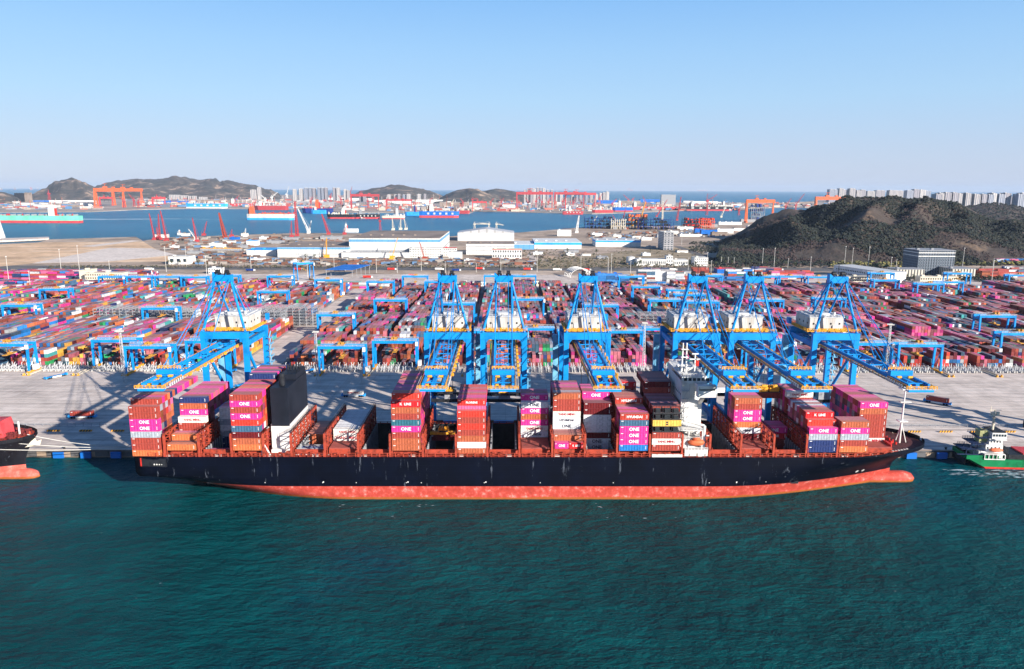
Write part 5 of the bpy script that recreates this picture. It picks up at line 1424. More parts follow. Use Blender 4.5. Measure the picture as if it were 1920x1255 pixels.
bld('office_building', 'low white building right of the narrow stair tower', 1262, 1289, 488, 499, 20, [white, offwhite], win=(8, 1))
bld('office_building', 'white three storey house at the foot of the wooded hill', 1302, 1327, 484, 499, 24, [white, offwhite], win=(7, 3))
bld('office_building', 'dark glass office building standing in front of the wooded hill', 1719, 1786, 471, 517, 45, [m_office, darkm], roof=greym, win=(15, 9), band=[(.90, .93, white), (.76, .79, white)])
bld('office_building', 'low building with pale vertical fins left of the dark office', 1681, 1732, 506, 522, 30, [m_fins, greym], roof=greym)
bld('office_building', 'low building with pale vertical fins right of the dark office', 1783, 1827, 505, 522, 34, [m_fins, greym], roof=greym)
bld('office_building', 'cream two storey building with window grid right of the far gantry cranes', 1566, 1636, 520, 537, 14, [creamp, creamp], win=(16, 4))
bld('office_building', 'cream building with small windows in front of the dark office', 1725, 1795, 520, 534, 14, [creamp, creamp], win=(16, 2))
xa, ya, s = G(1562, 516, 4); xb, yb, s = G(1660, 532, 4); ln = math.hypot(xb-xa, yb-ya); an = math.atan2(yb-ya, xb-xa)
t = thing('office_building', 'long white building receding diagonally with rows of small windows', 'building', (xa, ya, 4), an)
m = MB(); m.box(0, 0, 0, ln, 34, 15); m.obj('wall', white, t); m = MB(); m.box(-.4, -.4, 15, ln+.4, 34.4, 15.6); m.obj('roof', lgrey, t)
for i in range(26):
    for k in range(2): m = MB(); m.box(6+i*(ln-12)/26, -.12, 4+k*5.5, 6+i*(ln-12)/26+1.8, .05, 6+k*5.5); m.obj('window', glass, t)
bld('office_building', 'cream building with square windows at the far left end of the gantry cranes', 160, 231, 513, 531, 16, [creamp, creamp], win=(16, 3))
bld('office_building', 'blank cream stair block left of the square windowed cream building', 150, 165, 508, 529, 26, [creamp, creamp])
bld('office_building', 'small white office with dark windows behind the left quay crane apex', 391, 415, 504, 514, 14, [white, white], win=(5, 2))
bld('office_building', 'flat white house on the bare ground left of the shed', 316, 354, 482, 496, 30, [white, offwhite], win=(3, 1))
bld('warehouse', 'long yellow roofed shelter on the bare ground left of the sheds', 375, 452, 466.5, 470, 10, [greym, safety], 'shelter', safety)
bld('office_building', 'white hut beside the yellow roofed shelter', 462, 482, 452, 461, 20, [white, cyanp])
bld('office_building', 'low white house left of the yellow shelter', 404, 420, 459, 465, 14, [white, white])
bld('office_building', 'low white single storey site office behind the central yard', 864, 911, 530, 536, 9, [white, offwhite], win=(14, 1))
bld('office_building', 'cream gatehouse with windows behind the middle quay crane', 983, 1020, 527, 536, 10, [creamp, brownp], win=(9, 1))
bld('warehouse', 'plain blue cabin at the back of the yard right of the arched tent', 1116, 1138, 514, 527, 10, [bluep, bluep], 'cabin')
bld('warehouse', 'second blue cabin beside the container wall', 1146, 1167, 515, 528, 10, [bluep, bluep], 'cabin')
bld('warehouse', 'blue roofed workshop on the far right behind the yard', 1345, 1378, 505, 513, 20, [bluep, pinkred], 'workshop', pinkred)
# scattered sheds beyond the yard and on the peninsula
SM = [(340, 352, 438, 443, 'w'), (392, 412, 457, 462, 'w'), (430, 446, 446, 450, 'b'), (500, 530, 452, 457, 'g'), (530, 560, 446, 450, 'g'), (560, 600, 450, 455, 'o'), (600, 640, 444, 449, 'g'), (1110, 1130, 438, 442, 'w'), (1150, 1165, 441, 446, 'w'), (1186, 1202, 443, 448, 'w'),
      (1130, 1148, 446, 450, 'g'), (1165, 1180, 433, 437, 'o'), (1203, 1222, 446, 451, 'w'), (1303, 1315, 430, 437, 'b'), (1315, 1345, 432, 440, 'b'), (1345, 1375, 430, 438, 'w'), (1275, 1316, 440, 444, 'w'), (1335, 1364, 436, 442, 'o'), (1376, 1400, 428, 434, 'w'),
      (1402, 1428, 424, 430, 'w'), (1270, 1300, 426, 431, 'w'), (1300, 1345, 421, 426, 'g'), (1348, 1390, 417, 422, 'w'), (1390, 1440, 412, 417, 'g'), (290, 312, 440, 446, 'w'), (452, 462, 438, 443, 'w'), (1058, 1085, 470, 474, 'g'), (1062, 1078, 476, 480, 'w'),
      (902, 912, 470, 474, 'g'), (560, 585, 482, 485, 'g'), (600, 630, 487, 490, 'o'), (318, 330, 462, 466, 'w'), (352, 366, 456, 460, 'g'), (372, 390, 461, 464, 'w'), (300, 316, 456, 460, 'o'), (424, 438, 452, 456, 'w'), (446, 460, 461, 466, 'g'), (486, 500, 445, 449, 'w'), (508, 526, 440, 444, 'o'), (584, 606, 458, 462, 'w'), (612, 640, 455, 460, 'g'), (470, 492, 486, 490, 'w'), (510, 530, 488, 491, 'g'), (545, 556, 490, 494, 'w'), (1000, 1018, 474, 478, 'w'), (1020, 1040, 480, 484, 'o'), (1092, 1108, 476, 480, 'w'), (1120, 1140, 482, 486, 'g'), (1205, 1220, 476, 480, 'w'), (1214, 1230, 463, 467, 'g'), (1270, 1290, 470, 474, 'w'), (870, 890, 488, 492, 'w'), (896, 912, 492, 496, 'g'), (966, 984, 489, 493, 'o'), (1232, 1250, 440, 446, 'g'), (1255, 1272, 434, 439, 'w'), (680, 720, 486, 489, 'o'), (700, 740, 492, 495, 'g'), (420, 450, 474, 478, 'o'), (350, 372, 472, 476, 'g')]
CM = {'w': (white, 'white'), 'b': (bluep, 'blue'), 'g': (greym, 'grey'), 'o': (brownp, 'brown')}
for i, (a, b, c, d, k) in enumerate(sorted(SM)):
    bld('shed', 'small %s shed on the industrial land behind the yard, %s from the left' % (CM[k][1], nth(i)), a, b, c, d, 18, [CM[k][0], CM[k][0]], 'shed', brownp if k == 'w' and i % 3 == 0 else CM[k][0], group='small sheds on the land behind the yard')
# storage tank
x, y, s = G(1182, 496, 4); t = thing('storage_tank', 'round white storage tank beside the low white buildings', 'tank', (x, y, 4))
m = MB(); m.cyl((0, 0, 0), (0, 0, 14*s), 8*s, 24); m.obj('shell', white, t); m = MB(); m.cyl((0, 0, 14*s), (0, 0, 16*s), 8*s, 24, 1.2*s); m.obj('roof', offwhite, t)
# blue canopy on posts
x, y, s = G(645, 520, 4); t = thing('canopy', 'bright blue pitched canopy on posts over the open lot behind the yard', 'canopy', (x, y, 4))
W2 = 19; m = MB(); m.q([(-W2-8, 0, 11), (W2-6, 0, 11), (W2+12, 46, 14), (-W2+10, 46, 14), (-W2-8, 0, 10.5), (W2-6, 0, 10.5), (W2+12, 46, 13.5), (-W2+10, 46, 13.5)], BOX8 if False else [(0, 1, 2, 3), (7, 6, 5, 4), (0, 4, 5, 1), (1, 5, 6, 2), (2, 6, 7, 3), (3, 7, 4, 0)]); m.obj('roof', bluep, t)
m = MB()
for k in range(5):
    for a in (0, 1): m.box(-W2-7+a*(2*W2)+k*4.3, k*11, 0, -W2-6.4+a*(2*W2)+k*4.3, k*11+.6, 11+k*.7)
m.obj('post', greym, t)
# arched white tent frame
x, y, s = G(1090, 521, 4); t = thing('arched_tent', 'white arched tent frame standing open behind the yard', 'tent', (x, y, 4))
r_ = 21*s; m = MB()
for k in range(5):
    pr = None
    for i in range(17):
        a = math.pi*i/16; p = (r_*math.cos(a)-k*1.6, k*7, 17*s*math.sin(a))
        if pr: m.cyl(pr, p, .55, 6)
        pr = p
m.obj('arch_ribs', white, t)
m = MB()
for i in range(9, 16):
    a0, a1 = math.pi*i/16, math.pi*(i+1)/16
    if i < 13: m.q([(r_*math.cos(a0), .5, 17*s*math.sin(a0)), (r_*math.cos(a1), .5, 17*s*math.sin(a1)), (r_*math.cos(a1)-6.4, 28, 17*s*math.sin(a1)), (r_*math.cos(a0)-6.4, 28, 17*s*math.sin(a0))], [(0, 1, 2, 3)])
m.obj('fabric', offwhite, t)
# white tower at the left edge
x, y, s = G(2, 447, 4); t = thing('white_tower', 'slim white tower cut off by the left edge of the picture', 'tower', (x, y, 4)); m = MB(); m.cyl((0, 0, 0), (-8*s, 0, 62*s), 7.5*s, 14, 3*s); m.obj('shaft', white, t)
m = MB(); m.cyl((-8*s, 0, 62*s), (-8*s, 0, 65*s), 4*s, 14); m.obj('cap', lgrey, t)
# breakwater jetty at the left
sheet('jetty', [gp(-60, 455), gp(30, 451), gp(92, 448), gp(92, 445), gp(30, 447), gp(-60, 450)][::-1], 5.2, m_quay, 4)
# stockpiles, parked machines: small heaps of steel on the industrial land
k = 0
mbp = MB()
for (a, b, c, d, n) in ((300, 470, 446, 470, 150), (360, 480, 474, 496, 150), (480, 1000, 486, 498, 330), (470, 650, 446, 458, 90), (1100, 1230, 436, 449, 110), (1210, 1400, 428, 445, 150), (830, 1000, 487, 497, 60)):
    for _ in range(n):
        x, y, s = G(random.uniform(a, b), random.uniform(c, d), 4); sx = random.uniform(3, 16); sy = random.uniform(3, 9); hh = random.uniform(1, 4.5)
        cc = random.choice([(.16, .07, .045), (.22, .09, .06), (.12, .11, .10), (.4, .38, .35), (.2, .11, .08), (.05, .05, .06), (.10, .07, .06), (.16, .07, .045), (.3, .27, .24), (.1, .2, .35)])
        n0 = len(mbp.v); mbp.v += [(p, q_, r2) for p in (x, x+sx) for q_ in (y, y+sy) for r2 in (3.9, 4+hh)]
        for kf in range(6): mbp.f.append(tuple(i+n0 for i in BOXF[kf])); mbp.m.append(0); mbp.c.append(cc)
tag(mbp.obj('stockpiles', m_fol), 'rust coloured steel stock and crates strewn over the industrial land', 'stockpiles', None, 'stuff')
# cars and trucks on the road behind the yard
def make_lorry(mc, nm):
    t = thing('lorry', nm, 'lorry', group='lorries on the road behind the yard'); m = MB(); m.box(-7, -1.25, 1.2, 4.2, 1.25, 4); m.obj('trailer', mc, t); m = MB(); m.box(4.8, -1.2, .6, 7, 1.2, 3.4); m.obj('cab', white, t)
    m = MB()
    for x in (-5.5, -4.2, 3.2, 6): m.cyl((x, -1.25, .5), (x, 1.25, .5), .5, 10)
    m.obj('wheel', rubber, t); return t
protos = [make_lorry(white, 'x'), make_lorry(redp, 'x'), make_lorry(navyp, 'x')]
for p in protos: index_children(p)
LP = [(280, 507, 0), (405, 508, 1), (470, 509, 2), (560, 507, 1), (640, 508, 2), (735, 507, 1), (824, 507, 0), (856, 509, 2), (900, 506, 1), (990, 507, 1), (1045, 508, 0), (1100, 508, 1), (1215, 507, 2), (1262, 508, 0), (1400, 507, 0), (255, 525, 2), (1460, 508, 1), (690, 522, 1), (775, 519, 1), (930, 519, 0)]
sq = [0, 0, 0]
for i, (px, py, k) in enumerate(LP):
    x, y, s = G(px, py, 4); o = protos[k] if sq[k] == 0 else clone(protos[k])
    sq[k] += 1; o.location = (x, y, 4.0); o['label'] = '%s lorry on the road behind the yard, %s of its colour from the left' % (('white', 'red', 'navy')[k], nth(sorted(q_[0] for q_ in LP if q_[2] == k).index(px)))
# ================================================================== FAR HARBOUR
# apartment towers
def towers(lst, base, depth, phrase, zz=3.0):
    lst = sorted(lst)
    for i, (a, b, pt) in enumerate(lst):
        x0_, y, s = G(a, base, zz); x1_ = G(b, base, zz)[0]; w_ = (x1_-x0_)*.93; h = (base-pt)*s
        t = thing('apartment_tower', 'pale high-rise tower %s, %s from the left' % (phrase, nth(i)), 'tower', ((x0_+x1_)/2, y+random.uniform(0, 60), zz), 0, 'high-rise towers '+phrase)
        mt = random.choice(m_tower)
        m = MB(); m.box(-w_/2, 0, 0, w_*.1, depth, h*.975); m.box(w_*.1+.01, 3, 0, w_/2, depth-3, h*.955); m.obj('wall', mt, t)
        m = MB(); m.box(-w_*.3, depth*.3, h*.975, -w_*.02, depth*.7, h); m.box(w_*.2, depth*.3, h*.955, w_*.4, depth*.7, h*.985); m.obj('roof_house', offwhite, t)
towers([(549, 555, 355), (559, 566, 354), (568, 576, 352.5), (577, 584, 352.5), (584.5, 590, 353), (594, 600, 352), (601, 606, 352.5), (607, 612, 352), (624, 629, 352), (631, 637, 352.5), (644, 649, 355), (650, 655, 357)], 377, 60, 'in the row behind the shipyard left of centre')
towers([(469, 480, 356), (481, 487, 351.5)], 375, 60, 'beside the left hills')
towers([(725, 732, 365), (737, 744, 365), (745, 750, 364), (754, 760, 365), (762, 770, 364), (781, 789, 364), (794, 799, 364), (672, 678, 364), (680, 686, 365)], 379, 50, 'at the foot of the middle hills')
towers([(982, 987, 356), (988, 993, 354), (994, 999, 353), (1000, 1005, 353.5), (1006, 1011, 352), (1012, 1017, 352.5), (1018, 1023, 353), (1025, 1030, 356), (1033, 1038, 356), (1042, 1048, 360), (1050, 1055, 362)], 381, 60, 'behind the long red gantries')
towers([(1071, 1077, 366), (1079, 1084, 367), (1086, 1092, 366), (1097, 1103, 367), (1106, 1113, 366), (1117, 1122, 364), (1124, 1129, 362), (1130, 1136, 361), (1137, 1143, 359.5)], 381, 50, 'right of the long red gantries')
towers([(1556, 1571, 355), (1574, 1583, 353.5), (1585, 1592, 356), (1593, 1604, 353.5), (1606, 1614, 357), (1615, 1624, 356), (1627, 1642, 358.5), (1645, 1661, 357), (1666, 1679, 357), (1680, 1696, 357.5), (1701, 1713, 357), (1714, 1724, 355), (1725, 1736, 356), (1737, 1746, 358)], 379, 70, 'behind the wooded hill')
towers([(1755, 1766, 364), (1767, 1777, 362), (1778, 1790, 361), (1791, 1802, 361), (1803, 1812, 362.5), (1815, 1826, 362), (1829, 1841, 364), (1843, 1853, 364), (1856, 1866, 365), (1867, 1876, 362), (1878, 1890, 364), (1892, 1904, 362), (1906, 1918, 364), (1920, 1932, 362)], 396, 60, 'at the far right behind the second hill')
bld('office_block', 'dark brown office block on the far left shore', 27, 46, 363, 379, 90, [pinkred if False else darkm, darkm], z=3)
bld('office_block', 'brick coloured block beside the dark one on the far left shore', 46.5, 54, 362, 379, 60, [brownp, brownp], z=3)
bld('gate_frame', 'huge grey dock gate building standing at the right of the shipyard', 1240, 1266, 366, 385, 30, [greym, offwhite], z=3)
FS = [(316, 336, 366, 375), (338, 350, 367, 375), (352, 358, 368, 375), (360, 366, 368, 375), (372, 386, 370, 376)]
for i, (a, b, c, d) in enumerate(FS): bld('office_block', 'pale block at the foot of the left hills, %s from the left' % nth(i), a, b, c, d, 60, [m_tower[2], offwhite], z=3, group='pale blocks at the foot of the left hills')
FSH = [(10, 35, 383, 387), (36, 60, 381, 386), (62, 96, 384, 389), (98, 125, 382, 387), (126, 150, 385, 390), (60, 88, 376, 379), (90, 130, 376, 380), (130, 178, 376, 379), (150, 172, 381, 387), (278, 300, 379, 384), (300, 350, 377, 381), (352, 420, 375, 379), (424, 470, 376, 380),
       (556, 600, 378, 383), (600, 625, 380, 386), (650, 700, 372, 377), (600, 660, 371, 375), (700, 730, 376, 381), (735, 770, 377, 382), (780, 830, 375, 381), (824, 880, 380, 388), (882, 900, 379, 386), (900, 940, 381, 387), (942, 965, 384, 390), (990, 1015, 385, 391),
       (1018, 1040, 386, 392), (1060, 1085, 385, 391), (1120, 1160, 376, 382), (1160, 1200, 377, 383), (1200, 1236, 374, 380), (1372, 1390, 383, 387), (1282, 1300, 377, 380), (1300, 1345, 378, 382), (1476, 1500, 380, 383), (1500, 1530, 379, 382)]
for i, (a, b, c, d) in enumerate(sorted(FSH)):
    k = random.choice('wwwgbo'); bld('harbour_shed', '%s shed on the far harbour shore, %s from the left' % (CM[k][1], nth(i)), a, b, c, d, random.uniform(30, 90), [CM[k][0], lgrey], 'shed', roof=random.choice([lgrey, brownp, offwhite]), parapet=False, z=3, group='sheds on the far harbour shore')
harbred = paint('harbour_red', (.40, .05, .06), .6, .3, .3)
# big red goliath gantries
def goliath(px0, px1, pt, pb, tk, mt, label):
    x0_, y, s = G(px0, pb, 3.5); x1_ = G(px1, pb, 3.5)[0]; h = (pb-pt)*s; th = tk*s; L = x1_-x0_; lw = max(2.2, th*.27)
    t = thing('shipyard_gantry', label, 'gantry crane', (x0_, y, 3.5))
    m = MB(); m.box(-lw, -lw*1.4, h-th, L+lw, -lw*.3, h); m.box(-lw, lw*.3, h-th, L+lw, lw*1.4, h); m.obj('main_girder', mt, t)
    for sy in (-1, 1): m = MB(); m.beam((0, sy*lw*3.4, 0), (0, sy*lw*.9, h-th), lw*1.3, lw*1.3, w2=lw*1.8); m.obj('leg', mt, t)
    m = MB()
    for sy in (-1, 1): m.beam((L-lw*.5+0, sy*lw*3.4, 0), (L-lw*.5, sy*lw*.5, h-th), lw*.9)
    m.beam((L-lw*.5, -lw*3.4, h*.04), (L-lw*.5, lw*3.4, h*.04), lw*.7); m.obj('hinged_leg', mt, t)
    m = MB(); m.box(-lw, -lw*4, 0, lw, lw*4, h*.07); m.obj('sill_beam', mt, t)
    m = MB(); m.box(L*.3, -lw*1.6, h+.5, L*.42, lw*1.6, h+th*.5); m.box(L*.62, -lw*1.2, h+.5, L*.7, lw*1.2, h+th*.4); m.beam((L*.36, 0, h), (L*.36, 0, h+th*1.3), s*.6); m.beam((L*.3, 0, h+th*1.2), (L*.44, 0, h+th*1.2), s*.6); m.obj('upper_trolley', mt, t)
    for f in (.33, .37, .66):
        m = MB(); m.cyl((L*f, 0, h-th), (L*f, 0, h*.45), s*.22, 4); m.obj('hoist_rope', darkm, t)
goliath(181, 238, 353.5, 388, 6.5, orangep, 'orange-red shipyard gantry, nearer one of the pair on the far left shore')
goliath(214, 272, 354, 385, 5.5, orangep, 'orange-red shipyard gantry, right one of the pair on the far left shore')
goliath(287, 312, 370, 388, 3.5, pinkred, 'small red gantry right of the orange pair on the left shore')
goliath(188, 214, 370, 386, 3, pinkred, 'small red gantry standing under the orange pair')
goliath(659, 712, 364.5, 391, 4.5, harbred, 'red shipyard gantry left of the middle hills')
goliath(725, 773, 374, 391, 3.2, harbred, 'lower red gantry right of the left-centre red one')
goliath(886, 912, 378, 396, 3, pinkred, 'small faded red gantry left of the long red pair')
goliath(969, 1035, 360.5, 392, 5, harbred, 'long red shipyard gantry, left of the pair before the tower row')
goliath(1040, 1094, 361, 391, 4.5, harbred, 'long red shipyard gantry in the middle before the pale towers')
goliath(1060, 1115, 362, 391, 4.2, pinkred, 'long red shipyard gantry, rightmost of the three overlapping ones')
goliath(1398, 1447, 375, 418, 6, orangep, 'big orange gantry with lattice blocks beneath it left of the wooded hill')
goliath(1528, 1582, 369.5, 400, 6, orangep, 'orange gantry half hidden by the wooded hill')
# jib cranes
def jib(i, px, pb, hp, dx, dy, mt, cname):
    x, y, s = G(px, pb, 3.5); h = hp*s; t = thing('jib_crane', '%s jib crane beyond the yard, %s from the left' % (cname, nth(i)), 'crane', (x, y, 3.5), 0, 'jib cranes of the shipyards')
    w_ = max(1.6, 1.5*s); m = MB()
    for sx in (-1, 1):
        for sy in (-1, 1): m.beam((sx*w_*1.2, sy*w_*1.2, 0), (sx*w_*.45, sy*w_*.45, h*.62), w_*.35)
    for k in range(6): z = h*.1*k; m.beam((-w_*(1.2-.14*k), -w_*(1.2-.14*k), z), (w_*(1.06-.14*k), -w_*(1.06-.14*k), z+h*.1), w_*.22)
    m.obj('tower', mt, t)
    m = MB(); m.box(-w_*1.4, -w_, h*.6, w_*1.4, w_, h*.72); m.obj('cab', mt, t)
    b = MB(); p, q_ = Vector((0, 0, h*.66)), Vector((dx*s, 0, h*.66+dy*s)); b.beam(p+Vector((0, -w_*.4, 0)), q_, w_*.32); b.beam(p+Vector((0, w_*.4, 0)), q_, w_*.32); b.beam(p+Vector((0, 0, w_)), q_, w_*.3)
    b.obj('jib', mt, t)
    m = MB(); m.beam((-w_*1.6*(1 if dx >= 0 else -1), 0, h*.7), (0, 0, h*1.0), w_*.25); m.beam((0, 0, h*.98), q_, w_*.12); m.beam((0, 0, h*.66), (0, 0, h), w_*.25); m.obj('stay', mt, t)
JB = [(233, 390, 18, -8, 10, 'r'), (260, 390, 16, 6, 10, 'r'), (252, 388, 18, -9, 12, 'r'), (440, 385, 12, 10, 10, 'r'), (93, 377, 20, 0, 8, 'r'), (657, 372, 12, 4, 14, 'r'), (700, 382, 14, -8, 6, 'r'), (713, 432, 26, 0, 4, 'r'), (620, 382, 18, 3, 8, 'r'), (538, 372, 10, 5, 16, 'w'),
      (1178, 382, 10, -10, 10, 'r'), (1186, 380, 8, 4, 4, 'r'), (1325, 404, 40, 18, 12, 'r'), (1472, 400, 20, 10, 14, 'r'), (1491, 400, 22, 15, 22, 'r'), (973, 390, 16, -6, 8, 'r'), (1005, 391, 20, 8, 10, 'r'), (1016, 391, 18, -8, 10, 'r'), (1055, 391, 20, 8, 12, 'r'), (1075, 391, 16, 6, 10, 'r'),
      (1124, 384, 16, 5, 10, 'r'), (886, 384, 14, 10, 2, 'r'), (920, 388, 12, 6, 8, 'r'), (1148, 392, 14, 8, 10, 'r'), (1210, 392, 16, -6, 14, 'r'), (1385, 404, 14, 5, 10, 'r'), (890, 430, 14, 26, 0, 'c'), (917, 430, 14, -18, 2, 'c'), (931, 430, 14, 14, -2, 'c'), (478, 386, 8, 4, 6, 'r'),
      (690, 391, 20, -3, 14, 'r'), (806, 384, 10, 5, 6, 'r'), (583, 388, 16, 5, 8, 'r'), (640, 386, 18, -6, 8, 'r'), (725, 388, 14, 4, 8, 'r'), (868, 388, 12, -5, 8, 'r'), (940, 390, 16, 5, 8, 'r'), (990, 391, 16, -6, 10, 'r'), (1028, 391, 18, 6, 9, 'r'), (1090, 391, 16, -6, 8, 'r'), (510, 380, 14, 12, 10, 'w'), (498, 382, 12, -8, 8, 'w'), (848, 390, 12, 4, 9, 'c')]
JM = {'r': (harbred, 'red'), 'w': (white, 'white'), 'c': (creamp, 'cream'), 'y': (safety, 'yellow'), 's': (deckred, 'rust-red')}
def crawler(i, xb, yb, xt, yt, wpx, mt, cname):
    """crawler crane: tracked body, one long lattice boom leaning against the sky"""
    x, y, s = G(xb, yb, 4); t = thing('crawler_crane', '%s lattice boom crane on the inlet shore, %s from the left' % (cname, nth(i)), 'crane', (x, y, 4), 0, 'lattice boom cranes on the inlet shore')
    w_ = wpx*s/2; q_ = Vector(((xt-xb)*s, 0, (yb-yt)*s)); p = Vector((0, 0, 3)); m = MB(); a = w_
    off = [Vector((-a, -a, 0)), Vector((a, -a, 0)), Vector((a, a, 0)), Vector((-a, a, 0))]
    for o_ in off: m.beam(p+o_, q_+o_*.35, w_*.5, w2=w_*.3)
    n = 16
    for k in range(n):
        e0, e1 = p.lerp(q_, k/n), p.lerp(q_, (k+1)/n); f0_, f1_ = 1-.65*k/n, 1-.65*(k+1)/n
        for j in range(4): m.beam(e0+off[j]*f0_, e1+off[(j+1) % 4]*f1_, w_*.3)
    m.obj('boom', mt, t)
    m = MB(); m.box(-5, -5, 0, 5, -2.4, 2.2); m.box(-5, 2.4, 0, 5, 5, 2.2); m.box(-4, -3.2, 2.2, 5.5, 3.2, 6); m.obj('tracked_body', mt, t)
    m = MB(); b = Vector((6*(1 if xt <= xb else -1), 0, (yb-yt)*s*.22)); m.beam((b.x*.6, 0, 5), b, .7); m.beam(b, q_, .35); m.obj('boom_stay', mt, t)
CW = [(290, 450, 284, 401, 2.2, 'r'), (300, 450, 301, 402, 2.4, 'r'), (312, 452, 305.5, 396, 2.6, 'r'), (297, 448, 295, 426, 1.6, 'r'), (369, 454, 364, 409, 2.4, 'r'), (368, 452, 355, 430, 1.6, 'w'), (382, 442, 390, 415, 1.6, 'r'), (422, 447, 414, 400, 5.0, 's'), (434, 444, 436, 430, 1.4, 'r'),
      (547, 445, 548, 415, 1.8, 'r'), (557, 443, 556, 379, 4.4, 'r'), (579, 437, 561, 392, 3.0, 'w'), (579, 438, 585, 414, 2, 'w'), (616, 440, 605, 402, 3.6, 'r'), (737, 432, 736, 410, 2, 'c'), (751, 431, 752, 410, 2, 'c'), (761, 431, 758, 410, 1.6, 'c'), (1081, 437, 1085, 405, 4, 'w'), (1109, 427, 1119, 405, 1.8, 'c'),
      (1165, 428, 1172, 392, 1.8, 'r'), (1185, 424, 1181, 402, 2, 'y'), (1196, 427, 1190, 407, 2, 'y'), (1197, 428, 1209, 379, 2.4, 'y'), (1241, 430, 1241, 378, 2.6, 'c'), (1231, 407, 1250, 375, 2, 'r'), (1269, 414, 1275, 370, 2.6, 'r'), (612, 484, 614, 446, 2, 'y'), (735, 486, 747, 446, 1.6, 'y'), (796, 488, 787, 454, 2.4, 's'),
      (1160, 426, 1148, 404, 1.6, 'r'), (1352, 408, 1360, 388, 1.4, 'c'), (646, 440, 650, 424, 1.4, 'r'), (460, 444, 462, 428, 1.2, 'w')]
for i, a in enumerate(sorted(CW)): crawler(i, *a[:5], *JM[a[5]])
for i, a in enumerate(sorted(JB)): jib(i, *a[:5], *JM[a[5]])
# ships
def far_ship(px0, px1, pw, hp, hull, boot, house, bow, label, hpos=None, hh=12, deck=None, extra=None, tilt=0, cat='ship', beam=None):
    xa, y, s = G(px0, pw, 0); xb = G(px1, pw, 0)[0]; L = xb-xa; H = hp*s; B = beam or max(8, min(50, L/6.5))
    t = thing('cargo_ship' if cat == 'ship' else 'small_boat', label, cat, ((xa+xb)/2, y+B/2, 0), R(tilt)+(0 if bow == 'R' else math.pi))
    def poly(f0_, f1_, z): return [(-L/2, -B*.42), (-L/2+L*.06, -B/2), (L*f0_, -B/2), (L*f1_, 0), (L*f0_, B/2), (-L/2+L*.06, B/2), (-L/2, B*.42)]
    lo, mi, hi = poly(.36, .475, 0), poly(.36, .48, 0), poly(.38, .5, 0)
    def loft(a, b, za, zb, mt, nm):
        m = MB(); n = len(a); vs = [(x, y_, za) for x, y_ in a]+[(x, y_, zb) for x, y_ in b]
        m.q(vs, [(i, (i+1) % n, n+(i+1) % n, n+i) for i in range(n)]+[tuple(range(n-1, -1, -1)), tuple(range(n, 2*n))]); m.obj(nm, mt, t)
    loft(lo, mi, -1, H*.34, boot, 'hull_bottom'); loft(mi, hi, H*.34+.01, H, hull, 'hull')
    hx = -L*.38 if hpos is None else hpos*L; hw = min(16, L*.11); hz = hh*s
    m = MB(); m.box(hx-hw/2, -B*.42, H, hx+hw/2, B*.42, H+hz*.75); m.box(hx-hw*.4, -B*.5, H+hz*.76, hx+hw*.35, B*.5, H+hz); m.obj('deckhouse', house, t)
    m = MB(); m.box(hx-hw*.95, -B*.1, H, hx-hw*.62, B*.1, H+hz*.7); m.obj('funnel', redp if boot is not bluep else bluep, t)
    m = MB(); m.beam((hx, 0, H+hz), (hx, 0, H+hz*1.35), max(.6, s*.4)); m.beam((L*.42, 0, H), (L*.42, 0, H+hz*.6), max(.6, s*.4)); m.obj('mast', offwhite, t)
    if deck:
        m = MB(); n = 7
        for k in range(n):
            x = -L*.27+L*.62*k/n
            if abs(x-hx) > hw: m.box(x, -B*.38, H, x+L*.068, B*.38, H+s*(1.1+(k*7 % 3)*.5))
        m.obj('hatches', deck, t)
    if L > 90:
        m = MB(); rr = random.Random(int(px0)+500)
        for k in range(34):
            x = rr.uniform(-L*.46, L*.44); yy = rr.uniform(-B*.4, B*.2); z1 = s*rr.choice((.8, 1.2, 2, 3.5)); w2 = rr.uniform(1.5, 6); m.box(x, yy, H, x+w2, yy+rr.uniform(2, 8), H+z1)
        m.obj('deck_gear', rr.choice([creamp, pinkred, greym, lgrey]), t)
        m = MB()
        for k in range(5): x = -L*.3+L*.15*k; m.box(x, -B*.5-.25, H*.5, x+L*.05, -B*.5-.05, H*.8)
        m.obj('side_marking', offwhite, t)
    if extra == 'bridges':
        for k in range(15):
            x = -L*.46+L*.9*k/15
            if abs(x-hx) > hw*.8: m = MB(); m.box(x, -B*.47, H, x+1.2, B*.47, H+3*s); [m.beam((x, -B*.47, H+q_*s), (x+1.2, -B*.47, H+q_*s), .8) for q_ in (1, 2)]; m.obj('lashing_bridge', greym, t)
    if extra == 'cranes':
        for k in (-.15, .05, .22): m = MB(); m.beam((k*L, 0, H), (k*L, 0, H+7*s), 2.2); m.beam((k*L, 0, H+6.5*s), (k*L+L*.12, 0, H+5*s), 1.3); m.obj('deck_crane', house, t)
    return t
far_ship(-70, 157, 418, 13.5, mint, pinkred, white, 'L', 'mint green and red container ship sailing out at the far left', hpos=-.26+.0, hh=20, extra='bridges', beam=34)
far_ship(349, 430, 391.5, 9.5, cyanp, white, cyanp, 'R', 'bright blue floating dock with white waterline below the left hills', hpos=-.47, hh=1.5, beam=40)
far_ship(431, 476, 388, 6, pinkred, harbred, white, 'R', 'faded red ship moored right of the blue floating dock', hpos=-.38, hh=9, extra='cranes')
far_ship(463, 556, 412.5, 11, offwhite, cyanp, orangep, 'R', 'white and pale blue bulk ship with orange deck left of centre in the inlet', hpos=-.41, hh=14, deck=orangep, beam=30)
far_ship(475, 541, 394, 8, harbred, harbred, white, 'L', 'red heavy lift vessel carrying white cranes behind the bulk ship', hpos=.3, hh=8, extra='cranes')
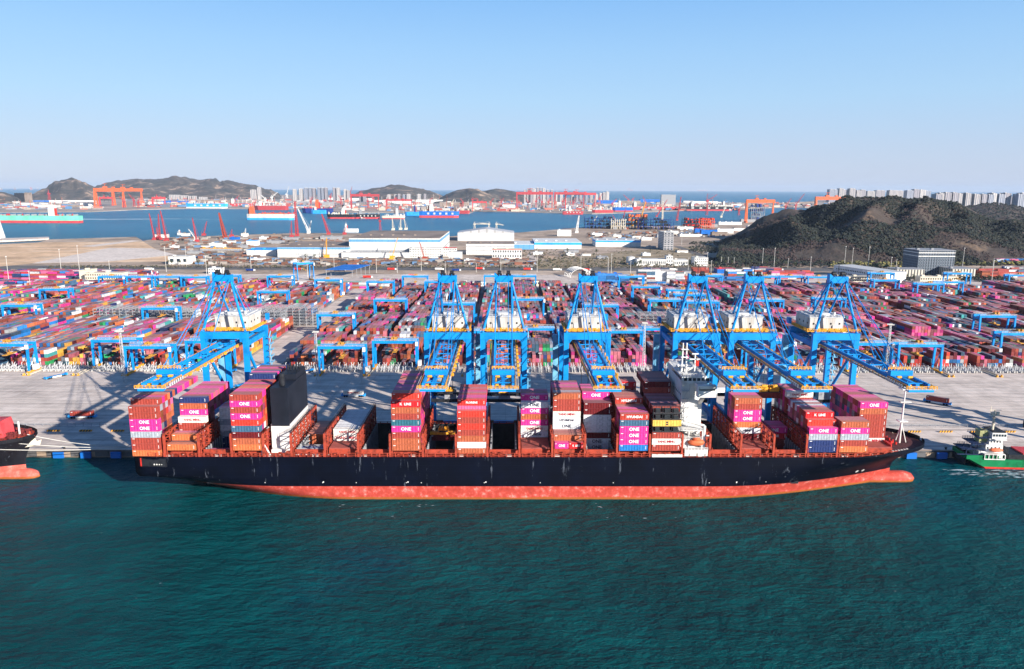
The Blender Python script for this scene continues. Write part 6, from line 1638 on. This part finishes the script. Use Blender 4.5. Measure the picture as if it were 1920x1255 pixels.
far_ship(565, 625, 400, 9, navyp, navyp, orangep, 'L', 'navy blue ship with orange superstructure in front of the tower row', hpos=.0, hh=16)
far_ship(583, 612, 401, 7, cyanp, cyanp, white, 'L', 'sky blue hull beside the navy ship', hpos=.2, hh=5)
far_ship(612, 665, 410.5, 8.5, darkm, pinkred, white, 'L', 'dark hulled ship with white tanks left of the red pier crane', hpos=-.1, hh=10, deck=white)
far_ship(666, 713, 410.5, 8.5, darkm, pinkred, greym, 'R', 'black and dull red ship with low deck in the middle of the inlet', hpos=-.3, hh=8)
far_ship(716, 760, 411, 6, creamp, harbred, lgrey, 'R', 'cream and red work barge with tall grey frame', hpos=-.25+.4, hh=14)
far_ship(759, 786, 404.5, 7, cyanp, cyanp, navyp, 'L', 'short sky blue hull left of the blue and white container ship', hpos=-.2, hh=12)
far_ship(786, 862, 408.5, 12, bluep, pinkred, white, 'R', 'blue container ship with white side letters moored in mid inlet', hpos=-.2, hh=14, deck=greym)
far_ship(855, 881, 401, 6, harbred, harbred, white, 'R', 'red hull moored right behind the blue container ship', hpos=-.35, hh=3)
far_ship(1055, 1094, 402.5, 6, harbred, harbred, white, 'R', 'small bright red ship moored at the shipyard quay', hpos=-.15, hh=9)
far_ship(1110, 1149, 400, 6, pinkred, pinkred, offwhite, 'L', 'faded red hull at the shipyard left of the blue one', hpos=.1, hh=7)
far_ship(1148, 1186, 398, 9, bluep, pinkred, white, 'L', 'blue and red ship with white tower at the shipyard', hpos=.15, hh=12, extra='cranes')
far_ship(1184, 1268, 394.5, 6.5, pinkred, harbred, white, 'R', 'long faded red tanker left of the dock gate', hpos=-.42, hh=9)
far_ship(1276, 1373, 395.5, 8, darkm, pinkred, white, 'R', 'long dark topped red tanker right of the dock gate', hpos=-.28, hh=8, extra=None)
far_ship(1345, 1374, 391, 6, offwhite, pinkred, white, 'R', 'white topped ship behind the right end of the long tanker', hpos=-.1, hh=7)
far_ship(643, 672, 436, 7, white, white, white, 'L', 'white ship with high bridge moored behind the big shed', hpos=.3, hh=9)
far_ship(331, 343, 441, 4, white, white, white, 'L', 'small white work boat moored behind the lattice cranes', hpos=.1, hh=5, cat='boat')
far_ship(112, 124, 417.5, 2.5, white, bluep, white, 'R', 'little white tug alongside the mint green ship', hpos=.0, hh=3, cat='boat')
for i, (a, b, p) in enumerate(((0, 11, 356.5), (26, 40, 355.6), (56, 68, 356.4), (70, 78, 355.5), (1176, 1184, 357.5), (1308, 1320, 358), (660, 668, 410), (676, 684, 411))):
    far_ship(a, b, p, 1.6, greym, harbred, white, 'R', 'tiny distant ship on the water near the horizon, %s from the left' % nth(sorted((0, 26, 56, 70, 660, 676, 1176, 1308)).index(a)), hh=1.6, beam=30)
# offshore modules under construction
def module(px0, px1, pt, pb, mt, m2, label, seed):
    rnd = random.Random(seed); x0_, y, s = G(px0, pb, 4); x1_ = G(px1, pb, 4)[0]; L = x1_-x0_; H = (pb-pt)*s
    t = thing('offshore_module', label, 'platform', (x0_, y, 4)); n = 7; dp = 45
    m = MB()
    for i in range(n+1):
        for yy in (0, dp): m.box(i*L/n-.8, yy-.8, 0, i*L/n+.8, yy+.8, H*rnd.uniform(.8, 1))
    for z in (.3, .55, .8): m.box(0, 0, H*z-.6, L, dp, H*z)
    for i in range(n): m.beam((i*L/n, -.3, H*.3*(i % 2)), ((i+1)*L/n, -.3, H*.3*((i+1) % 2)+H*.2), 1.0)
    m.obj('steel_frame', mt, t)
    m = MB()
    for k in range(26): x = rnd.uniform(0, L*.92); z = rnd.choice((0, .3, .55, .8))*H; m.box(x, rnd.uniform(-2, 6), z, x+rnd.uniform(3, 11), rnd.uniform(10, 40), z+H*rnd.uniform(.08, .2))
    m.obj('equipment', m2, t)
module(1098, 1148, 406, 429, navyp, darkm, 'dark navy lattice offshore module at the near quay of the inlet', 1)
module(1146, 1172, 410, 430, creamp, greym, 'cream steel module right of the navy one', 2)
module(1172, 1212, 402, 430, darkm, orangep, 'dark module with orange equipment on its deck', 3)
module(1196, 1262, 408, 431, navyp, darkm, 'long low navy module left of the tall yellow cranes', 4)
module(1284, 1312, 409, 430, darkm, redp, 'dark red lattice module standing alone right of the dock gate', 5)
module(1311, 1338, 409, 428, orangep, redp, 'orange and red module beside the dark one', 6)
module(1408, 1432, 383, 414, greym, navyp, 'blue grey lattice block under the big orange gantry', 7)
# clutter of the far yards: small halls, blocks and plant too small to tell apart
mbp = MB()
for (a, b, c, d, n, hm) in ((-20, 180, 381, 393, 170, 10), (250, 480, 377, 389, 220, 12), (480, 640, 376, 391, 240, 14), (640, 890, 376, 396, 380, 14), (890, 1120, 378, 397, 330, 14), (1120, 1390, 379, 395, 240, 11), (1390, 1570, 381, 390, 120, 9), (230, 480, 372, 377, 120, 14), (640, 980, 371, 377, 200, 16)):
    for _ in range(n):
        x, y, s = G(random.uniform(a, b), random.uniform(c, d), 3); sx = random.uniform(8, 60); sy = random.uniform(10, 40); hh = random.uniform(3, hm)*random.choice((.6, 1, 1.6))
        cc = random.choice([(.45, .44, .43), (.6, .58, .55), (.30, .26, .24), (.16, .13, .13), (.35, .08, .07), (.45, .16, .12), (.08, .2, .38), (.22, .22, .25), (.5, .42, .34), (.12, .14, .18)])
        n0 = len(mbp.v); mbp.v += [(p, q_, r2) for p in (x, x+sx) for q_ in (y, y+sy) for r2 in (2.9, 3+hh)]
        for kf in range(6): mbp.f.append(tuple(i+n0 for i in BOXF[kf])); mbp.m.append(0); mbp.c.append(cc)
        if random.random() < .3:
            n0 = len(mbp.v); w2 = random.uniform(1, 3); mbp.v += [(p, q_, r2) for p in (x, x+w2) for q_ in (y, y+w2) for r2 in (2.9, 3+hh*3.2)]
            for kf in range(6): mbp.f.append(tuple(i+n0 for i in BOXF[kf])); mbp.m.append(0); mbp.c.append(random.choice([(.45, .08, .07), (.5, .48, .45), (.4, .15, .1)]))
tag(mbp.obj('shipyard_clutter', m_fol), 'dense mass of small halls, steelwork and plant along the far harbour shore', 'shipyard', None, 'stuff')
# wake on the inlet
mb = MB(); w0 = [(150, 411.2), (200, 411.6), (260, 411.2), (320, 410.6), (380, 411.4), (440, 412.4)]
for (a, b), (c, d) in zip(w0, w0[1:]):
    k0 = 1.0*(1-a/460); k1 = 1.0*(1-c/460); p = [gp(a, b-k0, .06), gp(a, b+k0*.6, .06), gp(c, d+k1*.6, .06), gp(c, d-k1, .06)]; mb.q([(x, y, .06) for x, y in p], [(0, 1, 2, 3)])
o = mb.obj('wake', paint('foam', (.5, .6, .65), .8, .4, .02)); o['kind'] = 'structure'

# ================================================================== NEAR VESSELS ON THE LEFT AND RIGHT
lx = Y(66, 816, 329)[0]; LL = 190
lship = thing('bulk_ship', 'black ship bow with red bulb and cream crest cut off by the left edge', 'ship', (lx-LL, 329, 0))
m_hull2 = hull_material('old_hull', 6.3, (.012, .013, .018), (.60, .12, .09), .6)
hull_mesh(LL, 17, 20, n=70, rake=6).obj('hull', m_hull2, lship, True)
mb = MB(); vs = []; fs = []; ub = LL-6
for i in range(27):
    t = i/26; u = ub-34+t*40; r_ = 1 if t < .85 else math.sqrt(max(0, 1-((t-.85)/.15)**2))
    for k in range(14): a = 2*math.pi*k/14; vs.append((u, 3.2*r_*math.cos(a), .6+3.6*r_*math.sin(a)))
for i in range(26):
    for k in range(14): a = i*14+k; b = i*14+(k+1) % 14; fs.append((a, a+14, b+14, b))
mb.q(vs, fs); mb.obj('bulbous_bow', m_hull2, lship, True)
_, lxs, lxe, lhb = hull_rows(LL, 17, 20, rake=6)
def lhalf(u, z=20): return lhb(z, max(0, u-lxs(z)), max(0, lxe(z)-u))
mb = MB(); N_ = 30
for i in range(N_):
    a = LL-70+70*i/N_; b = LL-70+70*(i+1)/N_-.02; mb.q([(a, -lhalf(a)+.1, 19.7), (b, -lhalf(b)+.1, 19.7), (b, lhalf(b)-.1, 19.7), (a, lhalf(a)-.1, 19.7)], [(0, 1, 2, 3)])
mb.obj('deck', deckred, lship)
mb = MB()
for sg in (-1, 1):
    for i in range(N_):
        a = LL-70+70*i/N_; b = LL-70+70*(i+1)/N_-.02
        mb.q([(a, sg*lhalf(a), 19.5), (b, sg*lhalf(b), 19.5), (b, sg*lhalf(b), 21.2), (a, sg*lhalf(a), 21.2)], [(0, 1, 2, 3)])
mb.obj('bulwark', m_hull2, lship)
mb = MB(); mb.q([(LL-27, -9, 20), (LL-12, -3, 20), (LL-12, 6, 20), (LL-27, 11, 20), (LL-29, -9, 25.6), (LL-14, -3, 27.4), (LL-14, 6, 27.4), (LL-29, 11, 25.6)], [(0, 1, 5, 4), (1, 2, 6, 5), (2, 3, 7, 6), (3, 0, 4, 7), (4, 5, 6, 7)])
mb.obj('breakwater', pinkred, lship)
mb = MB(); rr = random.Random(3)
for k in range(60):
    x = LL-rr.uniform(5, 34); yy = rr.uniform(-.75, .6)*lhalf(x); w2 = rr.uniform(.4, 2.2); mb.box(x, yy, 19.7, x+w2, yy+rr.uniform(.4, 2), 19.7+rr.uniform(.5, 2.6))
mb.rail((LL-30, -lhalf(LL-30)+.3, 21.2), (LL-6, -lhalf(LL-6)+.3, 21.2), 1, 1.4, .12)
mb.obj('deck_machinery', paint('rusty_brown', (.16, .03, .03), .7, .5, .8), lship)
mb = MB()
for k in range(14): mb.cyl((LL-25+k*.95, -8.6+.36*k, 22), (LL-25+k*.95, -8.75+.36*k, 22), .32, 8)
for k in range(22):
    px_, py_ = LL-random.uniform(4, 30), random.uniform(-7, 4); mb.cyl((px_, py_, 19.7), (px_, py_, 21), .45, 8)
mb.each('mooring_gear', deckred, lship)
mb = MB(); mb.cyl((LL-7, 0, 19.7), (LL-7, 0, 27), .4, 8); mb.obj('foremast', white, lship)
mb = MB(); u = Y(28, 848, 316)[0]-lx+LL; z = Y(28, 848, 316)[1]; yh = -(lhalf(u, z+2)+.12); shp = [(-2.6, -1.6), (2.2, -1.6), (2.9, .8), (1.3, .3), (.9, 2.0), (-.2, .9), (-1.4, 2.2), (-1.6, .4), (-3.0, .9)]
n = len(shp); sl = (lhalf(u+1, z)-lhalf(u-1, z))/2; sz_ = (lhalf(u, z+1)-lhalf(u, z-1))/2
mb.q([(u+a, -(lhalf(u, z)+sl*a+sz_*b+.35), z+b) for a, b in shp], [tuple(range(n))]); mb.obj('crest', creamp, lship)
rope('mooring_rope', (lx-3, 328, 21), (lx+29, QY+1.6, 4.8), 1.5, 'upper rope from the left ship bow to the quay', offwhite, .17)
rope('mooring_rope', (lx-6, 322, 19), (lx+29, QY+1.6, 4.8), 1, 'lower rope from the left ship bow to the quay', offwhite, .17)
rope('mooring_rope', (lx-14, 318, 17.5), (lx+31, QY+1.4, 4.8), 1, 'long nearly level rope from the left ship side to the quay', offwhite, .17)
put_container('B', lx-31, 330, 27.2, 'blue container at the left edge above the red bow plate', 'containers on the left ship', letters=False)
# green coaster on the right
gx, gz, s = Y(1812, 862, 341); gs = thing('green_cargo_ship', 'small green cargo ship with white wheelhouse stern moored at the right edge', 'ship', (gx, 341, 0), R(-4.0))
GL = 95; GB = 13.5
def gpoly(e, k=0): return [(0+k, .8), (1.5+k, 0), (GL*.85, 0), (GL-e, GB/2), (GL*.85, GB), (1.5+k, GB), (0+k, GB-.8)]
def loft2(a, b, za, zb, mt, nm, par):
    m = MB(); n = len(a); vs = [(x, y_, za) for x, y_ in a]+[(x, y_, zb) for x, y_ in b]
    m.q(vs, [(i, (i+1) % n, n+(i+1) % n, n+i) for i in range(n)]+[tuple(range(n-1, -1, -1)), tuple(range(n, 2*n))]); m.obj(nm, mt, par)
loft2(gpoly(4, 9), gpoly(3, 7), -1, .9, redp, 'hull_bottom', gs); loft2(gpoly(3, 7), gpoly(0, 0), .91, 4.6, greenp, 'hull', gs)
mb = MB(); mb.box(0, 0, 4.6, .2, GB, 6.6); mb.box(.2, 0, 4.6, 15, .2, 6.6); mb.box(.2, GB-.2, 4.6, 15, GB, 6.6); mb.box(31, 0, 4.6, GL*.85, .2, 6.2); mb.box(31, GB-.2, 4.6, GL*.85, GB, 6.2); mb.obj('bulwark', greenp, gs)
mb = MB(); mb.box(-.05, .8, 1.4, 0.0-.01, GB-.8, 4.3); mb.box(.3, .3, 4.6, 11, GB-.3, 4.75); mb.obj('stern_deck', darkm, gs)
mb = MB(); mb.box(8, -.5, 4.7, 17.6, 2, 5.1); mb.box(8, -.5, 7.2, 17.6, 2, 7.5)
for k in range(6): mb.box(8+k*1.9, -.5, 5.1, 8.3+k*1.9, -.2, 7.2)
mb.box(6.5, 2, 4.7, 17.8, GB-1, 8); mb.box(9.4, 2, 8, 17.4, GB-1.6, 11.4); mb.box(11, 2.4, 11.4, 17.2, GB-2, 14.4); mb.box(11.8, 2.0, 14.4, 18.6, GB-1.6, 17.4); mb.box(12.6, .4, 14.2, 18.0, GB-.2, 14.5)
mb.obj('wheelhouse', white, gs)
mb = MB()
for k in range(4): mb.box(10+k*1.8, 1.94, 9.4, 10.7+k*1.8, 2.02, 10.3); mb.box(11.6+k*1.4, 2.34, 12.4, 12.2+k*1.4, 2.42, 13.2)
for k in range(5): mb.box(12.1+k*1.3, 1.93, 15.6, 13.1+k*1.3, 2.02, 16.8)
for k in range(5): mb.box(18.58, 2.4+k*1.9, 15.6, 18.66, 3.9+k*1.9, 16.8)
mb.obj('window', glass, gs)
mb = MB(); mb.box(-.5, 4, 8, 7, GB-1, 8.3)
for z in (8.3, 11.5, 14.5): mb.rail((1+(z-8)*.7, 2, z), (9.4+(z-8)*.3, 2, z), 1.2, 1.1, .13); mb.rail((1+(z-8)*.7, GB-1.6, z), (9.4, GB-1.6, z), 1.2, 1.1, .13)
mb.box(3, 2, 11.3, 9.4, GB-1.6, 11.5); mb.box(6, 3, 14.2, 11.8, GB-2, 14.5)
for x in (.5, 4, 7): mb.box(x, 2, 4.7, x+.25, 2.25, 8.3); mb.box(x, 5, 8.3, x+.25, 5.25, 11.4)
mb.box(-4, 1.2, 6.4, 8, 1.5, 6.8); mb.obj('upper_decks', paint('slate_deck', (.015, .03, .085), .6, .4, .5), gs)
mb = MB(); mb.box(7.4, 4.6, 11.5, 11.0, 9, 17.6); mb.obj('funnel', olive, gs)
mb = MB(); mb.box(12.2, 2.4, 17.4, 18.2, GB-2, 17.8); mb.rail((12.2, 2.4, 17.8), (18.4, 2.4, 17.8), 1.1, 1.1, .12); mb.beam((8, 5, 17.6), (12.6, 6, 19.4), .6); mb.obj('bridge_roof', darkm, gs)
mb = MB(); mb.cyl((14, 6.4, 17.8), (14, 6.4, 27.6), .6, 8, .35)
for z, r_ in ((20.4, .9), (22, .9), (23.6, 1.0)): mb.cyl((14, 6.4, z), (14, 6.4, z+.3), r_, 10)
mb.box(12, 5.6, 24.8, 16.4, 7.2, 25.2); mb.box(12.6, 6, 25.2, 13.6, 6.8, 26.6); mb.box(14.8, 6, 25.2, 16.2, 6.8, 26.8); mb.beam((12.3, 6.4, 25), (12.0, 6.4, 29.5), .2); mb.beam((11.4, 6.4, 27.6), (17, 6.4, 27.6), .25); mb.obj('mast', creamp, gs)
mb = MB(); L_ = 6.4; vs = []; fs = []
for i in range(9):
    t = i/8*2-1; k = math.sqrt(max(.02, 1-abs(t)**2.4))
    for a in range(8): an = 2*math.pi*a/8; vs.append((13.8+t*L_/2, .9+1.1*k*math.cos(an), 9.2+.95*k*math.sin(an)))
for i in range(8):
    for a in range(8): p = i*8+a; q_ = i*8+(a+1) % 8; fs.append((p, q_, q_+8, p+8))
mb.q(vs, fs); mb.obj('lifeboat', orangep, gs)
mb = MB(); mb.box(20, 1, 4.6, GL*.8, GB-1, 7.0); 
for k in range(10): mb.box(19.2, 1+k*1.2, 4.6, 19.5, 1.3+k*1.2, 10); 
mb.box(19, .8, 9.8, 19.6, GB-.8, 10.2); mb.obj('hatch_coaming', darkm, gs)
mb = MB(); mb.box(27, 1.6, 7.0, GL*.78, GB-1.6, 7.6); mb.obj('hatch_cover', pinkred, gs)
# foam around the green ship
mb = MB()
for k in range(70):
    x = gx+random.uniform(-12, 30); y = 339-random.uniform(0, 9)-random.uniform(0, .1)*(x-gx); r_ = random.uniform(.3, 1.5); a = random.uniform(-.3, .3)
    mb.q([(x-r_*2, y, .05), (x, y-r_*.4, .05), (x+r_*2.4, y+a, .05), (x+r_*.2, y+r_*.35, .05)], [(0, 1, 2, 3)])
for k in range(26):
    x = random.choice((XS+95, XS+120, XS+205, XS+225, XS+310))+random.gauss(0, 6); y = random.choice((300.5, 298, 287))-random.random()*3; r_ = random.uniform(.12, .5)
    mb.q([(x-r_*2, y, .05), (x, y-r_*.4, .05), (x+r_*2.4, y, .05), (x+r_*.2, y+r_*.35, .05)], [(0, 1, 2, 3)])
o = mb.obj('foam', MATS['foam']); o['kind'] = 'stuff'; o['label'] = 'white foam patches on the water beside the ships'; o['category'] = 'foam'
# ================================================================== HAZE
mb = MB(); mb.box(-45000, -200, -1, 45000, 60000, 420)
hz = mb.obj('haze', None) if False else None
m = bpy.data.materials.new('haze_air'); m.use_nodes = True; n_ = m.node_tree; n_.nodes.clear()
out = n_.nodes.new('ShaderNodeOutputMaterial'); pv = n_.nodes.new('ShaderNodeVolumePrincipled')
pv.inputs['Color'].default_value = (.62, .78, 1.0, 1); pv.inputs['Density'].default_value = 1.8e-5; pv.inputs['Anisotropy'].default_value = 0.0
n_.links.new(pv.outputs[0], out.inputs['Volume'])
hz = mb.obj('haze', m); hz['kind'] = 'stuff'; hz['label'] = 'thin pale blue haze over the far harbour'; hz['category'] = 'haze'
